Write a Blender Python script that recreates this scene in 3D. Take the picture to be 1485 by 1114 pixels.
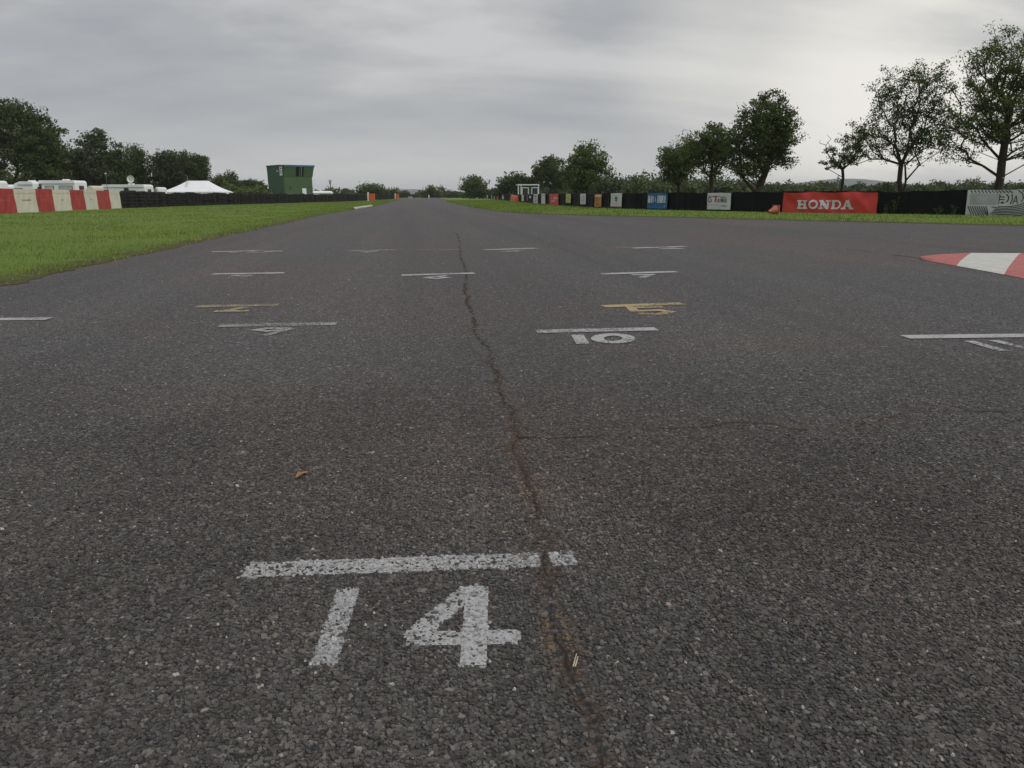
import bpy, bmesh, math, random
import numpy as np
from mathutils import Vector, Matrix

S = bpy.context.scene
for o in list(bpy.data.objects): bpy.data.objects.remove(o, do_unlink=True)
C = S.collection
rad = math.radians

# ------------------------------------------------------------------ camera
CAM_H, PITCH, YAW, ROLL = 0.85, rad(13.72), rad(6.5), rad(0.2)
IMG_W, IMG_H, FPX = 1485.0, 1114.0, 1122.0
cd = bpy.data.cameras.new('camera'); cam = bpy.data.objects.new('camera', cd); C.objects.link(cam)
cd.sensor_width = 36.0; cd.sensor_fit = 'HORIZONTAL'; cd.lens = FPX / IMG_W * 36.0
cd.clip_start = 0.05; cd.clip_end = 9000.0
cam.location = (0, 0, CAM_H)
RM = Matrix.Rotation(-YAW, 3, 'Z') @ Matrix.Rotation(math.pi/2 - PITCH, 3, 'X') @ Matrix.Rotation(-ROLL, 3, 'Z')
cam.rotation_euler = RM.to_euler()
S.camera = cam
FWD = Vector((math.sin(YAW), math.cos(YAW), 0.0))

# ------------------------------------------------------------------ sky, sun, exposure
SUN_AZ, SUN_EL = rad(118.0), rad(48.0)          # clockwise from the track axis (+Y)
SUN_DIR = Vector((math.sin(SUN_AZ)*math.cos(SUN_EL), math.cos(SUN_AZ)*math.cos(SUN_EL), math.sin(SUN_EL)))
w = bpy.data.worlds.new('World'); S.world = w; w.use_nodes = True
nt = w.node_tree; nt.nodes.clear()
def N(tree, kind, **kw):
    n = tree.nodes.new(kind)
    for k, v in kw.items(): setattr(n, k, v)
    return n
def MATH(tree, op, a, b=None, clamp=False, c=None):
    n = tree.nodes.new('ShaderNodeMath'); n.operation = op; n.use_clamp = clamp
    for i, v in enumerate((a, b, c)):
        if v is None: continue
        if isinstance(v, (int, float)): n.inputs[i].default_value = v
        else: tree.links.new(v, n.inputs[i])
    return n.outputs[0]
def MIX(tree, f, a, b, mode='MIX'):
    n = tree.nodes.new('ShaderNodeMix'); n.data_type = 'RGBA'; n.blend_type = mode
    for s, v in ((n.inputs[0], f), (n.inputs[6], a), (n.inputs[7], b)):
        if isinstance(v, (int, float)): s.default_value = v
        elif isinstance(v, (tuple, list)): s.default_value = (*v[:3], 1.0)
        else: tree.links.new(v, s)
    return n.outputs[2]
def RAMP(tree, f, stops, interp='LINEAR'):
    n = tree.nodes.new('ShaderNodeValToRGB'); n.color_ramp.interpolation = interp
    e = n.color_ramp.elements
    while len(e) < len(stops): e.new(0.5)
    for el, (p, c) in zip(e, stops):
        el.position = p; el.color = (*c, 1.0) if len(c) == 3 else c
    tree.links.new(f, n.inputs[0]); return n.outputs[0]
def g3(v): return (v, v, v)
tc = N(nt, 'ShaderNodeTexCoord')
sx = N(nt, 'ShaderNodeSeparateXYZ'); nt.links.new(tc.outputs['Generated'], sx.inputs[0])
el = MATH(nt, 'MAXIMUM', sx.outputs[2], 0.0)
den = MATH(nt, 'ADD', el, 0.20)
cx = N(nt, 'ShaderNodeCombineXYZ')
nt.links.new(MATH(nt, 'DIVIDE', sx.outputs[0], den), cx.inputs[0]); nt.links.new(MATH(nt, 'DIVIDE', sx.outputs[1], den), cx.inputs[1])
mp = N(nt, 'ShaderNodeMapping'); nt.links.new(cx.outputs[0], mp.inputs[0])
mp.inputs['Location'].default_value = (22.57, 7.54, 0.0); mp.inputs['Rotation'].default_value = (0, 0, rad(-40)); mp.inputs['Scale'].default_value = (0.62, 0.95, 1.0)
n1 = N(nt, 'ShaderNodeTexNoise'); n1.inputs['Scale'].default_value = 0.7; n1.inputs['Detail'].default_value = 7; n1.inputs['Roughness'].default_value = 0.52; n1.inputs['Distortion'].default_value = 0.5
nt.links.new(mp.outputs[0], n1.inputs['Vector'])
n2 = N(nt, 'ShaderNodeTexNoise'); n2.inputs['Scale'].default_value = 2.6; n2.inputs['Detail'].default_value = 6; n2.inputs['Roughness'].default_value = 0.55
nt.links.new(mp.outputs[0], n2.inputs['Vector'])
cl = MATH(nt, 'ADD', MATH(nt, 'MULTIPLY', n1.outputs[0], 0.72), MATH(nt, 'MULTIPLY', n2.outputs[0], 0.28))
deck = RAMP(nt, cl, [(0.36, (0.262, 0.282, 0.322)), (0.45, (0.345, 0.360, 0.390)), (0.53, (0.428, 0.437, 0.455)), (0.62, (0.60, 0.60, 0.60))])
# thinner, paler cloud towards the horizon
hz = RAMP(nt, el, [(0.0, g3(0.85)), (0.05, g3(0.62)), (0.11, g3(0.30)), (0.2, g3(0.0))], 'EASE')
deck = MIX(nt, hz, deck, (0.58, 0.585, 0.582))
# a pale break in the cloud, low on the right
dv = N(nt, 'ShaderNodeVectorMath', operation='DOT_PRODUCT'); nt.links.new(tc.outputs['Generated'], dv.inputs[0])
dv.inputs[1].default_value = (math.sin(rad(33))*math.cos(rad(6)), math.cos(rad(33))*math.cos(rad(6)), math.sin(rad(6)))
gl = RAMP(nt, dv.outputs['Value'], [(0.935, g3(0.0)), (0.98, g3(0.38)), (1.0, g3(0.9))], 'EASE')
glow = MATH(nt, 'MULTIPLY', gl, RAMP(nt, n1.outputs[0], [(0.38, g3(0.35)), (0.56, g3(1.0))], 'EASE'))
deck = MIX(nt, glow, deck, (0.95, 0.92, 0.85))
# an overcast sky is brightest overhead
zen = RAMP(nt, el, [(0.5, g3(1.0)), (1.0, g3(2.3))])
deck = MIX(nt, 1.0, deck, zen, 'MULTIPLY')
sk = N(nt, 'ShaderNodeTexSky', sky_type='NISHITA'); sk.sun_disc = False
sk.sun_elevation = SUN_EL; sk.sun_rotation = SUN_AZ
bg1 = N(nt, 'ShaderNodeBackground'); bg1.inputs[1].default_value = 0.08; nt.links.new(sk.outputs[0], bg1.inputs[0])
bg2 = N(nt, 'ShaderNodeBackground'); bg2.inputs[1].default_value = 1.0; nt.links.new(deck, bg2.inputs[0])
ms = N(nt, 'ShaderNodeMixShader'); ms.inputs[0].default_value = 0.96
nt.links.new(bg1.outputs[0], ms.inputs[1]); nt.links.new(bg2.outputs[0], ms.inputs[2])
wo = N(nt, 'ShaderNodeOutputWorld'); nt.links.new(ms.outputs[0], wo.inputs[0])

sl = bpy.data.lights.new('sun', 'SUN'); sun = bpy.data.objects.new('sun', sl); C.objects.link(sun)
sl.energy = 1.35; sl.angle = rad(25); sl.color = (1.0, 0.96, 0.90)
sun.rotation_euler = SUN_DIR.to_track_quat('Z', 'Y').to_euler(); sun.location = (0, 0, 60)
S.view_settings.view_transform = 'Standard'; S.view_settings.look = 'None'
S.view_settings.exposure = 0.0; S.view_settings.gamma = 1.0; S.view_settings.use_curve_mapping = False
S.render.engine = 'CYCLES'

# ------------------------------------------------------------------ measuring helpers (photograph -> place)
def ray(px, py):
    return RM @ Vector(((px - IMG_W/2)/FPX, -(py - IMG_H/2)/FPX, -1.0))
def G(px, py, z=0.0):                      # the spot on level ground
    d = ray(px, py); t = (z - CAM_H)/d.z
    return Vector((d.x*t, d.y*t, z))
def P(px, py, D):                          # the spot at forward distance D
    d = ray(px, py); t = D/(d.dot(FWD))
    return Vector((d.x*t, d.y*t, CAM_H + d.z*t))
def sstep(a, b, x): t = min(1, max(0, (x-a)/(b-a))); return t*t*(3-2*t)

# ------------------------------------------------------------------ mesh helpers
def mesh_np(name, V, faces):
    V = np.ascontiguousarray(V, dtype=np.float32)
    if not isinstance(faces, (list, tuple)): faces = [faces]
    faces = [np.asarray(f, dtype=np.int32) for f in faces if len(f)]
    me = bpy.data.meshes.new(name)
    me.vertices.add(len(V)); me.vertices.foreach_set('co', V.ravel())
    loops = np.concatenate([f.ravel() for f in faces]); tot = np.concatenate([np.full(len(f), f.shape[1], np.int32) for f in faces])
    me.loops.add(len(loops)); me.loops.foreach_set('vertex_index', loops)
    me.polygons.add(len(tot)); me.polygons.foreach_set('loop_start', (np.cumsum(tot) - tot).astype(np.int32))
    me.update(calc_edges=True); me.shade_flat(); return me
def fattr(me, name, vals):
    a = me.attributes.new(name, 'FLOAT', 'POINT'); a.data.foreach_set('value', np.ascontiguousarray(vals, dtype=np.float32))
def cattr(me, name, rgb):
    a = me.attributes.new(name, 'FLOAT_COLOR', 'POINT'); rgba = np.ones((len(rgb), 4), np.float32); rgba[:, :3] = rgb
    a.data.foreach_set('color', rgba.ravel())
def link(name, me, mat, parent=None, smooth=False, loc=None):
    o = bpy.data.objects.new(name, me); C.objects.link(o)
    if mat is not None: me.materials.append(mat)
    if parent is not None: o.parent = parent
    if loc is not None: o.location = loc
    if smooth: me.polygons.foreach_set('use_smooth', np.ones(len(me.polygons), bool))
    return o
def tag(o, label=None, cat=None, group=None, kind=None):
    for k, v in (('label', label), ('category', cat), ('group', group), ('kind', kind)):
        if v: o[k] = v
    return o
def thing(name, label, cat, loc=(0, 0, 0), rz=0.0, group=None):
    o = bpy.data.objects.new(name, None); C.objects.link(o); o.location = loc; o.rotation_euler = (0, 0, rz); o.empty_display_size = 0.3
    return tag(o, label, cat, group)
class MB:
    def __init__(s): s.v = []; s.f = []
    def add(s, vs, fs):
        b = len(s.v); s.v += [tuple(v) for v in vs]; s.f += [tuple(b+i for i in f) for f in fs]; return s
    def box(s, x0, x1, y0, y1, z0, z1):
        return s.add([(x, y, z) for x in (x0, x1) for y in (y0, y1) for z in (z0, z1)],
                     [(0, 1, 3, 2), (4, 6, 7, 5), (0, 4, 5, 1), (2, 3, 7, 6), (0, 2, 6, 4), (1, 5, 7, 3)])
    def hexa(s, bot, top):                # two rings of the same length
        n = len(bot)
        return s.add(list(bot)+list(top), [tuple(range(n-1, -1, -1)), tuple(range(n, 2*n))] + [(i, (i+1) % n, n+(i+1) % n, n+i) for i in range(n)])
    def tube(s, a, b, r, r2=None, n=8):
        a = Vector(a); b = Vector(b); r2 = r if r2 is None else r2
        d = (b-a).normalized(); u = d.orthogonal().normalized(); v = d.cross(u)
        ring = lambda c, q: [c + u*math.cos(2*math.pi*i/n)*q + v*math.sin(2*math.pi*i/n)*q for i in range(n)]
        return s.hexa(ring(a, r), ring(b, r2))
    def build(s, name, mat, parent=None, smooth=False, bevel=0.0):
        me = bpy.data.meshes.new(name); me.from_pydata([tuple(v) for v in s.v], [], s.f)
        bm = bmesh.new(); bm.from_mesh(me); bmesh.ops.recalc_face_normals(bm, faces=bm.faces)
        if bevel: bmesh.ops.bevel(bm, geom=list(bm.edges), offset=bevel, segments=2, affect='EDGES', profile=0.7)
        bm.to_mesh(me); bm.free()
        return link(name, me, mat, parent, smooth)

# ------------------------------------------------------------------ materials
def new_mat(name):
    m = bpy.data.materials.new(name); m.use_nodes = True; t = m.node_tree; t.nodes.clear()
    out = N(t, 'ShaderNodeOutputMaterial'); b = N(t, 'ShaderNodeBsdfPrincipled'); t.links.new(b.outputs[0], out.inputs[0])
    return m, t, b, out
def noise(t, scale, detail=4, rough=0.55, vec=None, dist=0.0):
    n = N(t, 'ShaderNodeTexNoise'); n.inputs['Scale'].default_value = scale; n.inputs['Detail'].default_value = detail
    n.inputs['Roughness'].default_value = rough; n.inputs['Distortion'].default_value = dist
    if vec is not None: t.links.new(vec, n.inputs['Vector'])
    return n.outputs[0]
def obj_co(t): return N(t, 'ShaderNodeTexCoord').outputs['Object']
def geo_co(t): return N(t, 'ShaderNodeNewGeometry').outputs['Position']
def bump(t, b, h, dist, strength=0.6):
    n = N(t, 'ShaderNodeBump'); n.inputs['Strength'].default_value = strength; n.inputs['Distance'].default_value = dist
    t.links.new(h, n.inputs['Height']); t.links.new(n.outputs[0], b.inputs['Normal'])
def plain(name, col, rough=0.6, var=0.12, scale=3.0, metal=0.0, spec=0.3, dirt=None):
    m, t, b, o = new_mat(name)
    v = geo_co(t); n = noise(t, scale, 6, 0.6, v)
    dark = tuple(c*(1-var) for c in col); lite = tuple(min(1, c*(1+var)) for c in col)
    c = MIX(t, RAMP(t, n, [(0.3, g3(0)), (0.7, g3(1))]), dark, lite)
    if dirt:
        n2 = noise(t, scale*0.6, 7, 0.7, v, 0.4)
        c = MIX(t, MATH(t, 'MULTIPLY', RAMP(t, n2, [(0.52, g3(0)), (0.75, g3(1))]), dirt[1]), c, dirt[0])
    t.links.new(c, b.inputs['Base Color']); b.inputs['Roughness'].default_value = rough; b.inputs['Metallic'].default_value = metal
    b.inputs['Specular IOR Level'].default_value = spec
    return m

# asphalt: chippings in dark binder, brown staining, paler polished lines
def asphalt():
    m, t, b, o = new_mat('asphalt')
    v = geo_co(t)
    vo = N(t, 'ShaderNodeTexVoronoi', feature='F1'); vo.inputs['Scale'].default_value = 95; t.links.new(v, vo.inputs['Vector'])
    sp = N(t, 'ShaderNodeSeparateColor'); t.links.new(vo.outputs['Color'], sp.inputs[0])
    stone = RAMP(t, sp.outputs[0], [(0.0, (0.039, 0.0352, 0.0325)), (0.5, (0.080, 0.0732, 0.0675)), (0.9, (0.129, 0.119, 0.1105)), (0.985, (0.17, 0.160, 0.150)), (1.0, (0.36, 0.34, 0.32))])
    gap = RAMP(t, vo.outputs['Distance'], [(0.45, g3(0)), (0.75, g3(1))])
    c = MIX(t, gap, stone, (0.022, 0.021, 0.021))
    # grains of several centimetres that stay visible farther off
    f1 = noise(t, 26, 3, 0.7, v); f2 = noise(t, 7, 4, 0.7, v)
    c = MIX(t, 1.0, c, RAMP(t, f1, [(0.28, g3(0.62)), (0.72, g3(1.38))]), 'MULTIPLY')
    c = MIX(t, 1.0, c, RAMP(t, f2, [(0.28, g3(0.84)), (0.72, g3(1.16))]), 'MULTIPLY')
    big = noise(t, 0.22, 5, 0.6, v, 0.6)
    c = MIX(t, RAMP(t, big, [(0.45, g3(0)), (0.60, g3(0.7))]), c, MIX(t, 1.0, c, (1.20, 1.00, 0.91), 'MULTIPLY'))
    # long streaks laid by tyres along the track
    mpn = N(t, 'ShaderNodeMapping'); mpn.inputs['Scale'].default_value = (0.9, 0.035, 1); mpn.inputs['Rotation'].default_value = (0, 0, rad(4)); t.links.new(v, mpn.inputs[0])
    st = noise(t, 1.0, 5, 0.6, mpn.outputs[0], 0.3)
    c = MIX(t, 1.0, c, RAMP(t, st, [(0.3, g3(0.80)), (0.7, g3(1.20))]), 'MULTIPLY')
    mp2 = N(t, 'ShaderNodeMapping'); mp2.inputs['Scale'].default_value = (2.4, 0.05, 1); mp2.inputs['Rotation'].default_value = (0, 0, rad(-7)); t.links.new(v, mp2.inputs[0])
    rub = noise(t, 1.0, 4, 0.5, mp2.outputs[0], 0.8)
    c = MIX(t, RAMP(t, rub, [(0.60, g3(0)), (0.72, g3(0.16))]), c, (0.020, 0.019, 0.019))
    t.links.new(c, b.inputs['Base Color']); b.inputs['Roughness'].default_value = 0.72; b.inputs['Specular IOR Level'].default_value = 0.42
    hgt = MATH(t, 'ADD', MATH(t, 'MULTIPLY', gap, -1.0), MATH(t, 'MULTIPLY', sp.outputs[1], 0.5))
    bump(t, b, hgt, 0.004, 0.55)
    return m
def chip_mat():
    m, t, b, o = new_mat('chippings')
    a = N(t, 'ShaderNodeAttribute', attribute_name='col')
    n = noise(t, 420, 3, 0.6, geo_co(t))
    c = MIX(t, 1.0, a.outputs['Color'], RAMP(t, n, [(0.3, g3(0.8)), (0.7, g3(1.2))]), 'MULTIPLY')
    t.links.new(c, b.inputs['Base Color']); b.inputs['Roughness'].default_value = 0.72; b.inputs['Specular IOR Level'].default_value = 0.35
    return m
def paint(name, col, wear=0.5):
    m, t, b, o = new_mat(name)
    v = geo_co(t)
    n = noise(t, 60, 4, 0.75, v); n2 = noise(t, 2.2, 4, 0.6, v)
    k = MATH(t, 'ADD', MATH(t, 'MULTIPLY', n, 0.6), MATH(t, 'MULTIPLY', n2, 0.4))
    al = RAMP(t, k, [(wear-0.05, g3(0)), (wear+0.05, g3(1))])
    c = MIX(t, RAMP(t, noise(t, 140, 3, 0.6, v), [(0.3, g3(0)), (0.7, g3(1))]), tuple(x*0.72 for x in col), col)
    t.links.new(c, b.inputs['Base Color']); b.inputs['Roughness'].default_value = 0.8; b.inputs['Specular IOR Level'].default_value = 0.25
    t.links.new(al, b.inputs['Alpha'])
    return m
def grass_mat():
    m, t, b, o = new_mat('grass_turf')
    v = geo_co(t)
    c = RAMP(t, noise(t, 9, 6, 0.7, v), [(0.25, (0.080, 0.132, 0.021)), (0.5, (0.130, 0.202, 0.036)), (0.78, (0.190, 0.262, 0.058))])
    mpn = N(t, 'ShaderNodeMapping'); mpn.inputs['Scale'].default_value = (0.5, 0.28, 1); t.links.new(v, mpn.inputs[0])
    c = MIX(t, RAMP(t, noise(t, 1.0, 5, 0.65, mpn.outputs[0], 0.8), [(0.42, g3(0)), (0.66, g3(0.65))]), c, (0.135, 0.150, 0.040))
    e = N(t, 'ShaderNodeAttribute', attribute_name='edge')
    k = MATH(t, 'ADD', e.outputs['Fac'], MATH(t, 'MULTIPLY', MATH(t, 'SUBTRACT', noise(t, 3.5, 5, 0.7, v), 0.5), 1.5))
    c = MIX(t, RAMP(t, k, [(0.42, g3(0)), (0.85, g3(0.9))]), c, RAMP(t, noise(t, 30, 4, 0.6, v), [(0.3, (0.045, 0.035, 0.020)), (0.7, (0.13, 0.105, 0.05))]))
    t.links.new(c, b.inputs['Base Color']); b.inputs['Roughness'].default_value = 0.9; b.inputs['Specular IOR Level'].default_value = 0.15
    bump(t, b, noise(t, 35, 5, 0.75, v), 0.05, 0.6)
    return m
def leaf_mat(name, lo, hi, trans=0.3):
    m, t, b, o = new_mat(name)
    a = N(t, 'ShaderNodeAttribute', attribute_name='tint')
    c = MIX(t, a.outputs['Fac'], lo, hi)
    t.links.new(c, b.inputs['Base Color']); b.inputs['Roughness'].default_value = 0.65; b.inputs['Specular IOR Level'].default_value = 0.25
    tr = N(t, 'ShaderNodeBsdfTranslucent'); t.links.new(MIX(t, 1.0, c, (1.2, 1.35, 0.6), 'MULTIPLY'), tr.inputs[0])
    mx = N(t, 'ShaderNodeMixShader'); mx.inputs[0].default_value = trans
    t.links.new(b.outputs[0], mx.inputs[1]); t.links.new(tr.outputs[0], mx.inputs[2]); t.links.new(mx.outputs[0], o.inputs[0])
    return m
M = dict(
    asphalt=asphalt(), chips=chip_mat(), grass=grass_mat(),
    white_paint=paint('worn_white_paint', (0.45, 0.44, 0.43), 0.455), faint_paint=paint('faint_white_paint', (0.38, 0.37, 0.355), 0.50),
    yellow_paint=paint('worn_yellow_paint', (0.45, 0.355, 0.19), 0.475), faint_yellow=paint('faint_yellow_paint', (0.42, 0.36, 0.23), 0.51),
    red_paint_old=paint('faint_red_paint', (0.36, 0.22, 0.17), 0.50),
    dirt=paint('crack_dirt', (0.080, 0.056, 0.038), 0.515), crack=paint('crack_shadow', (0.034, 0.024, 0.017), 0.505),
    kerb_red=plain('kerb_red', (0.40, 0.13, 0.115), 0.75, 0.2, 9, dirt=((0.20, 0.11, 0.09), 0.6)), kerb_white=plain('kerb_white', (0.52, 0.51, 0.465), 0.75, 0.12, 9, dirt=((0.28, 0.26, 0.22), 0.6)),
    pale_kerb=plain('pale_concrete', (0.48, 0.45, 0.41), 0.8),
    rubber=plain('tyre_rubber', (0.019, 0.0185, 0.018), 0.8, 0.35, 4, spec=0.2, dirt=((0.035, 0.032, 0.026), 0.5)),
    belt=plain('rubber_belt', (0.0055, 0.0055, 0.006), 0.7, 0.3, 3, spec=0.15, dirt=((0.013, 0.0125, 0.012), 0.6)),
    ban_red=plain('red_sheet', (0.60, 0.058, 0.045), 0.55, 0.12, 2), ban_white=plain('white_sheet', (0.62, 0.62, 0.62), 0.55, 0.06, 2),
    cover_red=plain('red_cover', (0.36, 0.045, 0.04), 0.6, 0.15, 1.5, dirt=((0.25, 0.07, 0.06), 0.5)), cover_cream=plain('cream_cover', (0.60, 0.57, 0.47), 0.6, 0.08, 1.5, dirt=((0.40, 0.37, 0.29), 0.5)),
    print_grey=plain('faded_print', (0.33, 0.31, 0.28), 0.7), print_pink=plain('faded_print_on_red', (0.42, 0.16, 0.14), 0.7),
    ban_blue=plain('blue_sheet', (0.025, 0.13, 0.30), 0.5, 0.12, 3), ink=plain('black_print', (0.02, 0.02, 0.022), 0.6), grey_print=plain('grey_print', (0.42, 0.43, 0.45), 0.6),
    navy=plain('navy_print', (0.03, 0.05, 0.22), 0.6), red_print=plain('red_print', (0.42, 0.03, 0.04), 0.6), white_print=plain('white_print', (0.70, 0.70, 0.70), 0.6),
    ban_orange=plain('amber_sheet', (0.45, 0.24, 0.07), 0.6, 0.3, 8), ban_yellow=plain('yellow_sheet', (0.50, 0.48, 0.18), 0.6, 0.1, 4), pale_blue=plain('pale_blue_print', (0.12, 0.25, 0.40), 0.6),
    orange=plain('orange_plastic', (0.62, 0.12, 0.04), 0.5, 0.12, 3), terracotta=plain('faded_cone', (0.42, 0.13, 0.07), 0.6, 0.2, 6),
    white=plain('white_paintwork', (0.80, 0.81, 0.82), 0.4, 0.05, 1.5), cream=plain('cream_paintwork', (0.62, 0.58, 0.47), 0.5, 0.06, 2),
    canvas=plain('white_canvas', (0.82, 0.82, 0.83), 0.7, 0.05, 1.0), glass=plain('dark_glass', (0.03, 0.035, 0.04), 0.12, 0.2, 2, spec=0.6), trim=plain('grey_trim', (0.12, 0.12, 0.13), 0.5), steel=plain('grey_steel', (0.30, 0.31, 0.32), 0.45, 0.15, 4, metal=0.5),
    green_dark=plain('green_boards', (0.030, 0.092, 0.044), 0.55, 0.15, 1.2, dirt=((0.04, 0.07, 0.04), 0.4)), green_lit=plain('lit_green_boards', (0.068, 0.125, 0.055), 0.6, 0.15, 1.2, dirt=((0.07, 0.09, 0.05), 0.4)),  # shade on the tower's side is painted in: darker green there, paler on the front
    roof=plain('roof_felt', (0.06, 0.065, 0.07), 0.7), blue_fascia=plain('blue_fascia', (0.05, 0.14, 0.21), 0.5), slit=plain('dark_inside', (0.008, 0.008, 0.008), 0.8),
    wood=plain('weathered_wood', (0.11, 0.09, 0.07), 0.8, 0.25, 8), bark=plain('bark', (0.045, 0.036, 0.028), 0.9, 0.35, 12), dead_leaf=plain('dead_leaf', (0.30, 0.15, 0.06), 0.6, 0.3, 60), straw=plain('straw', (0.50, 0.42, 0.28), 0.6, 0.2, 90),
    hill=plain('far_fields', (0.085, 0.10, 0.08), 0.9, 0.35, 0.006), pebble=plain('pale_grit', (0.42, 0.41, 0.39), 0.7, 0.35, 200),
    leaf_dark=leaf_mat('dark_leaves', (0.032, 0.050, 0.016), (0.125, 0.158, 0.046), 0.28), leaf_mid=leaf_mat('mid_leaves', (0.040, 0.062, 0.018), (0.150, 0.182, 0.050), 0.30),
    leaf_wood=leaf_mat('woodland_leaves', (0.032, 0.045, 0.021), (0.110, 0.135, 0.055), 0.2), blade=leaf_mat('grass_blades', (0.104, 0.164, 0.028), (0.288, 0.345, 0.098), 0.3), weed=leaf_mat('weeds', (0.03, 0.05, 0.02), (0.10, 0.13, 0.05), 0.3),
    blade_far=None)

# ------------------------------------------------------------------ the setting: ground, track, verges, hills
LEFT_PX = [(0, 414.7), (40, 404.5), (81, 397), (121, 388.5), (162, 380), (202, 372), (242, 363), (283, 353), (323, 344), (364, 335), (400, 327), (432, 319.5), (472, 311), (515, 303.8), (541, 298.9), (559, 295), (575, 290.8), (584, 288.4)]
RIGHT_PX = [(1485, 328), (1315, 324), (1200, 321.3), (1120, 319), (1035, 317.2), (900, 313.8), (812, 311.7), (772, 310.3), (731, 307.8), (697, 303), (667, 297.3), (650, 292.3), (641, 288.3)]
Ledge = [G(*p) for p in LEFT_PX]; Redge = [G(*p) for p in RIGHT_PX]
dl = (Ledge[0]-Ledge[3]).normalized()
Ledge = [Ledge[0]+dl*25, Ledge[0]+dl*10] + Ledge + [Vector((Ledge[-1].x+1, 290, 0))]
dr = (Redge[0]-Redge[2]).normalized()
Redge = [Redge[0]+dr*60, Redge[0]+dr*20] + Redge + [Vector((Redge[-1].x+1, 290, 0))]

def E(x, y):                               # the left verge stands a little above the track
    ex = np.interp(y, EY, EX)
    return 0.09*sstep(0, 13, ex - x)*(1-sstep(45, 125, y))
EY = np.array([p.y for p in Ledge]); EX = np.array([p.x for p in Ledge])

def even(pts, n):
    q = np.array([(p.x, p.y) for p in pts]); L_ = np.r_[0, np.cumsum(np.hypot(*np.diff(q, axis=0).T))]; t = np.linspace(0, 1, n)
    return np.stack([np.interp(t*L_[-1], L_, q[:, 0]), np.interp(t*L_[-1], L_, q[:, 1])], -1)
la = even([Vector((Ledge[0].x-0.8, -30, 0))] + [p+Vector((-0.8, 0, 0)) for p in Ledge], 80); ra = even([p+Vector((0.5, 0.6, 0)) for p in Redge], 80)
V = np.zeros((160, 3)); V[0::2, :2] = la; V[1::2, :2] = ra; i = np.arange(79)*2
me = mesh_np('track', V, np.stack([i, i+1, i+3, i+2], -1))
track = tag(link('track', me, M['asphalt']), 'worn grey asphalt race track with painted grid slots', kind='structure')

def axis(lo, hi, near, n):
    t = np.linspace(-1, 1, n); a = np.sign(t)*np.abs(t)**3
    return np.where(a < 0, near + a*(near-lo), near + a*(hi-near))
gx = axis(-3200, 3200, 0, 70); gy = axis(-600, 4200, 30, 70)
XX, YY = np.meshgrid(gx, gy); ZZ = np.full_like(XX, -0.06)
nn = len(gx); idx = np.arange(XX.size).reshape(XX.shape)
quads = np.stack([idx[:-1, :-1], idx[:-1, 1:], idx[1:, 1:], idx[1:, :-1]], -1).reshape(-1, 4)
me = mesh_np('ground', np.stack([XX, YY, ZZ], -1).reshape(-1, 3), quads); fattr(me, 'edge', np.zeros(XX.size))
tag(link('ground', me, M['grass']), 'flat grass land around the track', kind='structure')

rng = np.random.default_rng(7)
def resample(pts, step):
    out = []
    for a, b in zip(pts[:-1], pts[1:]):
        n = max(1, int((b-a).length/step(0.5*(a.y+b.y))))
        out += [a.lerp(b, i/n) for i in range(n)]
    return out+[pts[-1]]
def verge(name, edge, out, label):
    pts = resample(edge, lambda y: max(0.07, 0.012*abs(y)))
    T = np.array([0, .03, .08, .16, .3, .5, .8, 1.3, 2.2, 3.6, 6, 9, 13, 18, 26, 40, 62])
    V = []; ed = []
    s = 0; k1 = rng.normal(size=len(pts)); k1 = np.convolve(k1, np.ones(3)/3, 'same'); k2 = np.convolve(rng.normal(size=len(pts)), np.ones(25)/9, 'same')
    for i, p in enumerate(pts):
        j = max(-0.22, min(0.22, 0.08*k1[i] + 0.07*k2[i]))
        for t in T:
            tt = t + j*max(0, 1-t/1.5)
            x = p.x + out[0]*tt; y = p.y + out[1]*tt
            z = 0.004 + 0.03*min(1, t/0.2) + 0.02*math.sin(x*1.3+y*0.7)*min(1, t/3)*0.6
            if name == 'verge': z += E(x, y) if out[0] < 0 else 0
            V.append((x, y, z)); ed.append(max(0, 1-t/0.9))
    n = len(T); idx = np.arange(len(V)).reshape(-1, n)
    q = np.stack([idx[:-1, :-1], idx[1:, :-1], idx[1:, 1:], idx[:-1, 1:]], -1).reshape(-1, 4)
    if out[0] > 0: q = q[:, ::-1]
    me = mesh_np(name, np.array(V), q); fattr(me, 'edge', ed)
    return tag(link(name, me, M['grass'], smooth=True), label, kind='structure'), pts
vl, LP = verge('verge', Ledge, (-1.0, 0.0), 'mown grass verge on the left of the track')
vr, RP = verge('verge', Redge, (0.70, 0.71), 'narrow grass verge in front of the black barrier')

# far low ridge
def ridge(px0, px1, D, f, name, label):
    V = []; n = 60
    for i in range(n+1):
        px = px0 + (px1-px0)*i/n; b = P(px, 283, D); top = f(i/n)
        dirv = Vector((b.x, b.y, 0)).normalized()
        for k, (dd, hh) in enumerate(((-260, 0), (-150, .45), (-60, .85), (0, 1), (150, .8), (400, 0))):
            V.append((b.x+dirv.x*dd, b.y+dirv.y*dd, -0.3 + hh*top))
    idx = np.arange(len(V)).reshape(-1, 6)
    q = np.stack([idx[:-1, :-1], idx[1:, :-1], idx[1:, 1:], idx[:-1, 1:]], -1).reshape(-1, 4)[:, ::-1]
    tag(link(name, mesh_np(name, np.array(V), q), M['hill'], smooth=True), label, kind='structure')
ridge(300, 900, 2600, lambda s: 3 + 16*math.exp(-((s-0.47)/0.12)**2) + 3*math.sin(s*9)**2, 'hill', 'distant pale hill beyond the end of the straight')
ridge(880, 1900, 2400, lambda s: 18 + 22*math.exp(-((s-0.34)/0.1)**2) + 6*math.sin(s*14)**2, 'hill', 'distant pale ridge behind the right hand trees')

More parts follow.
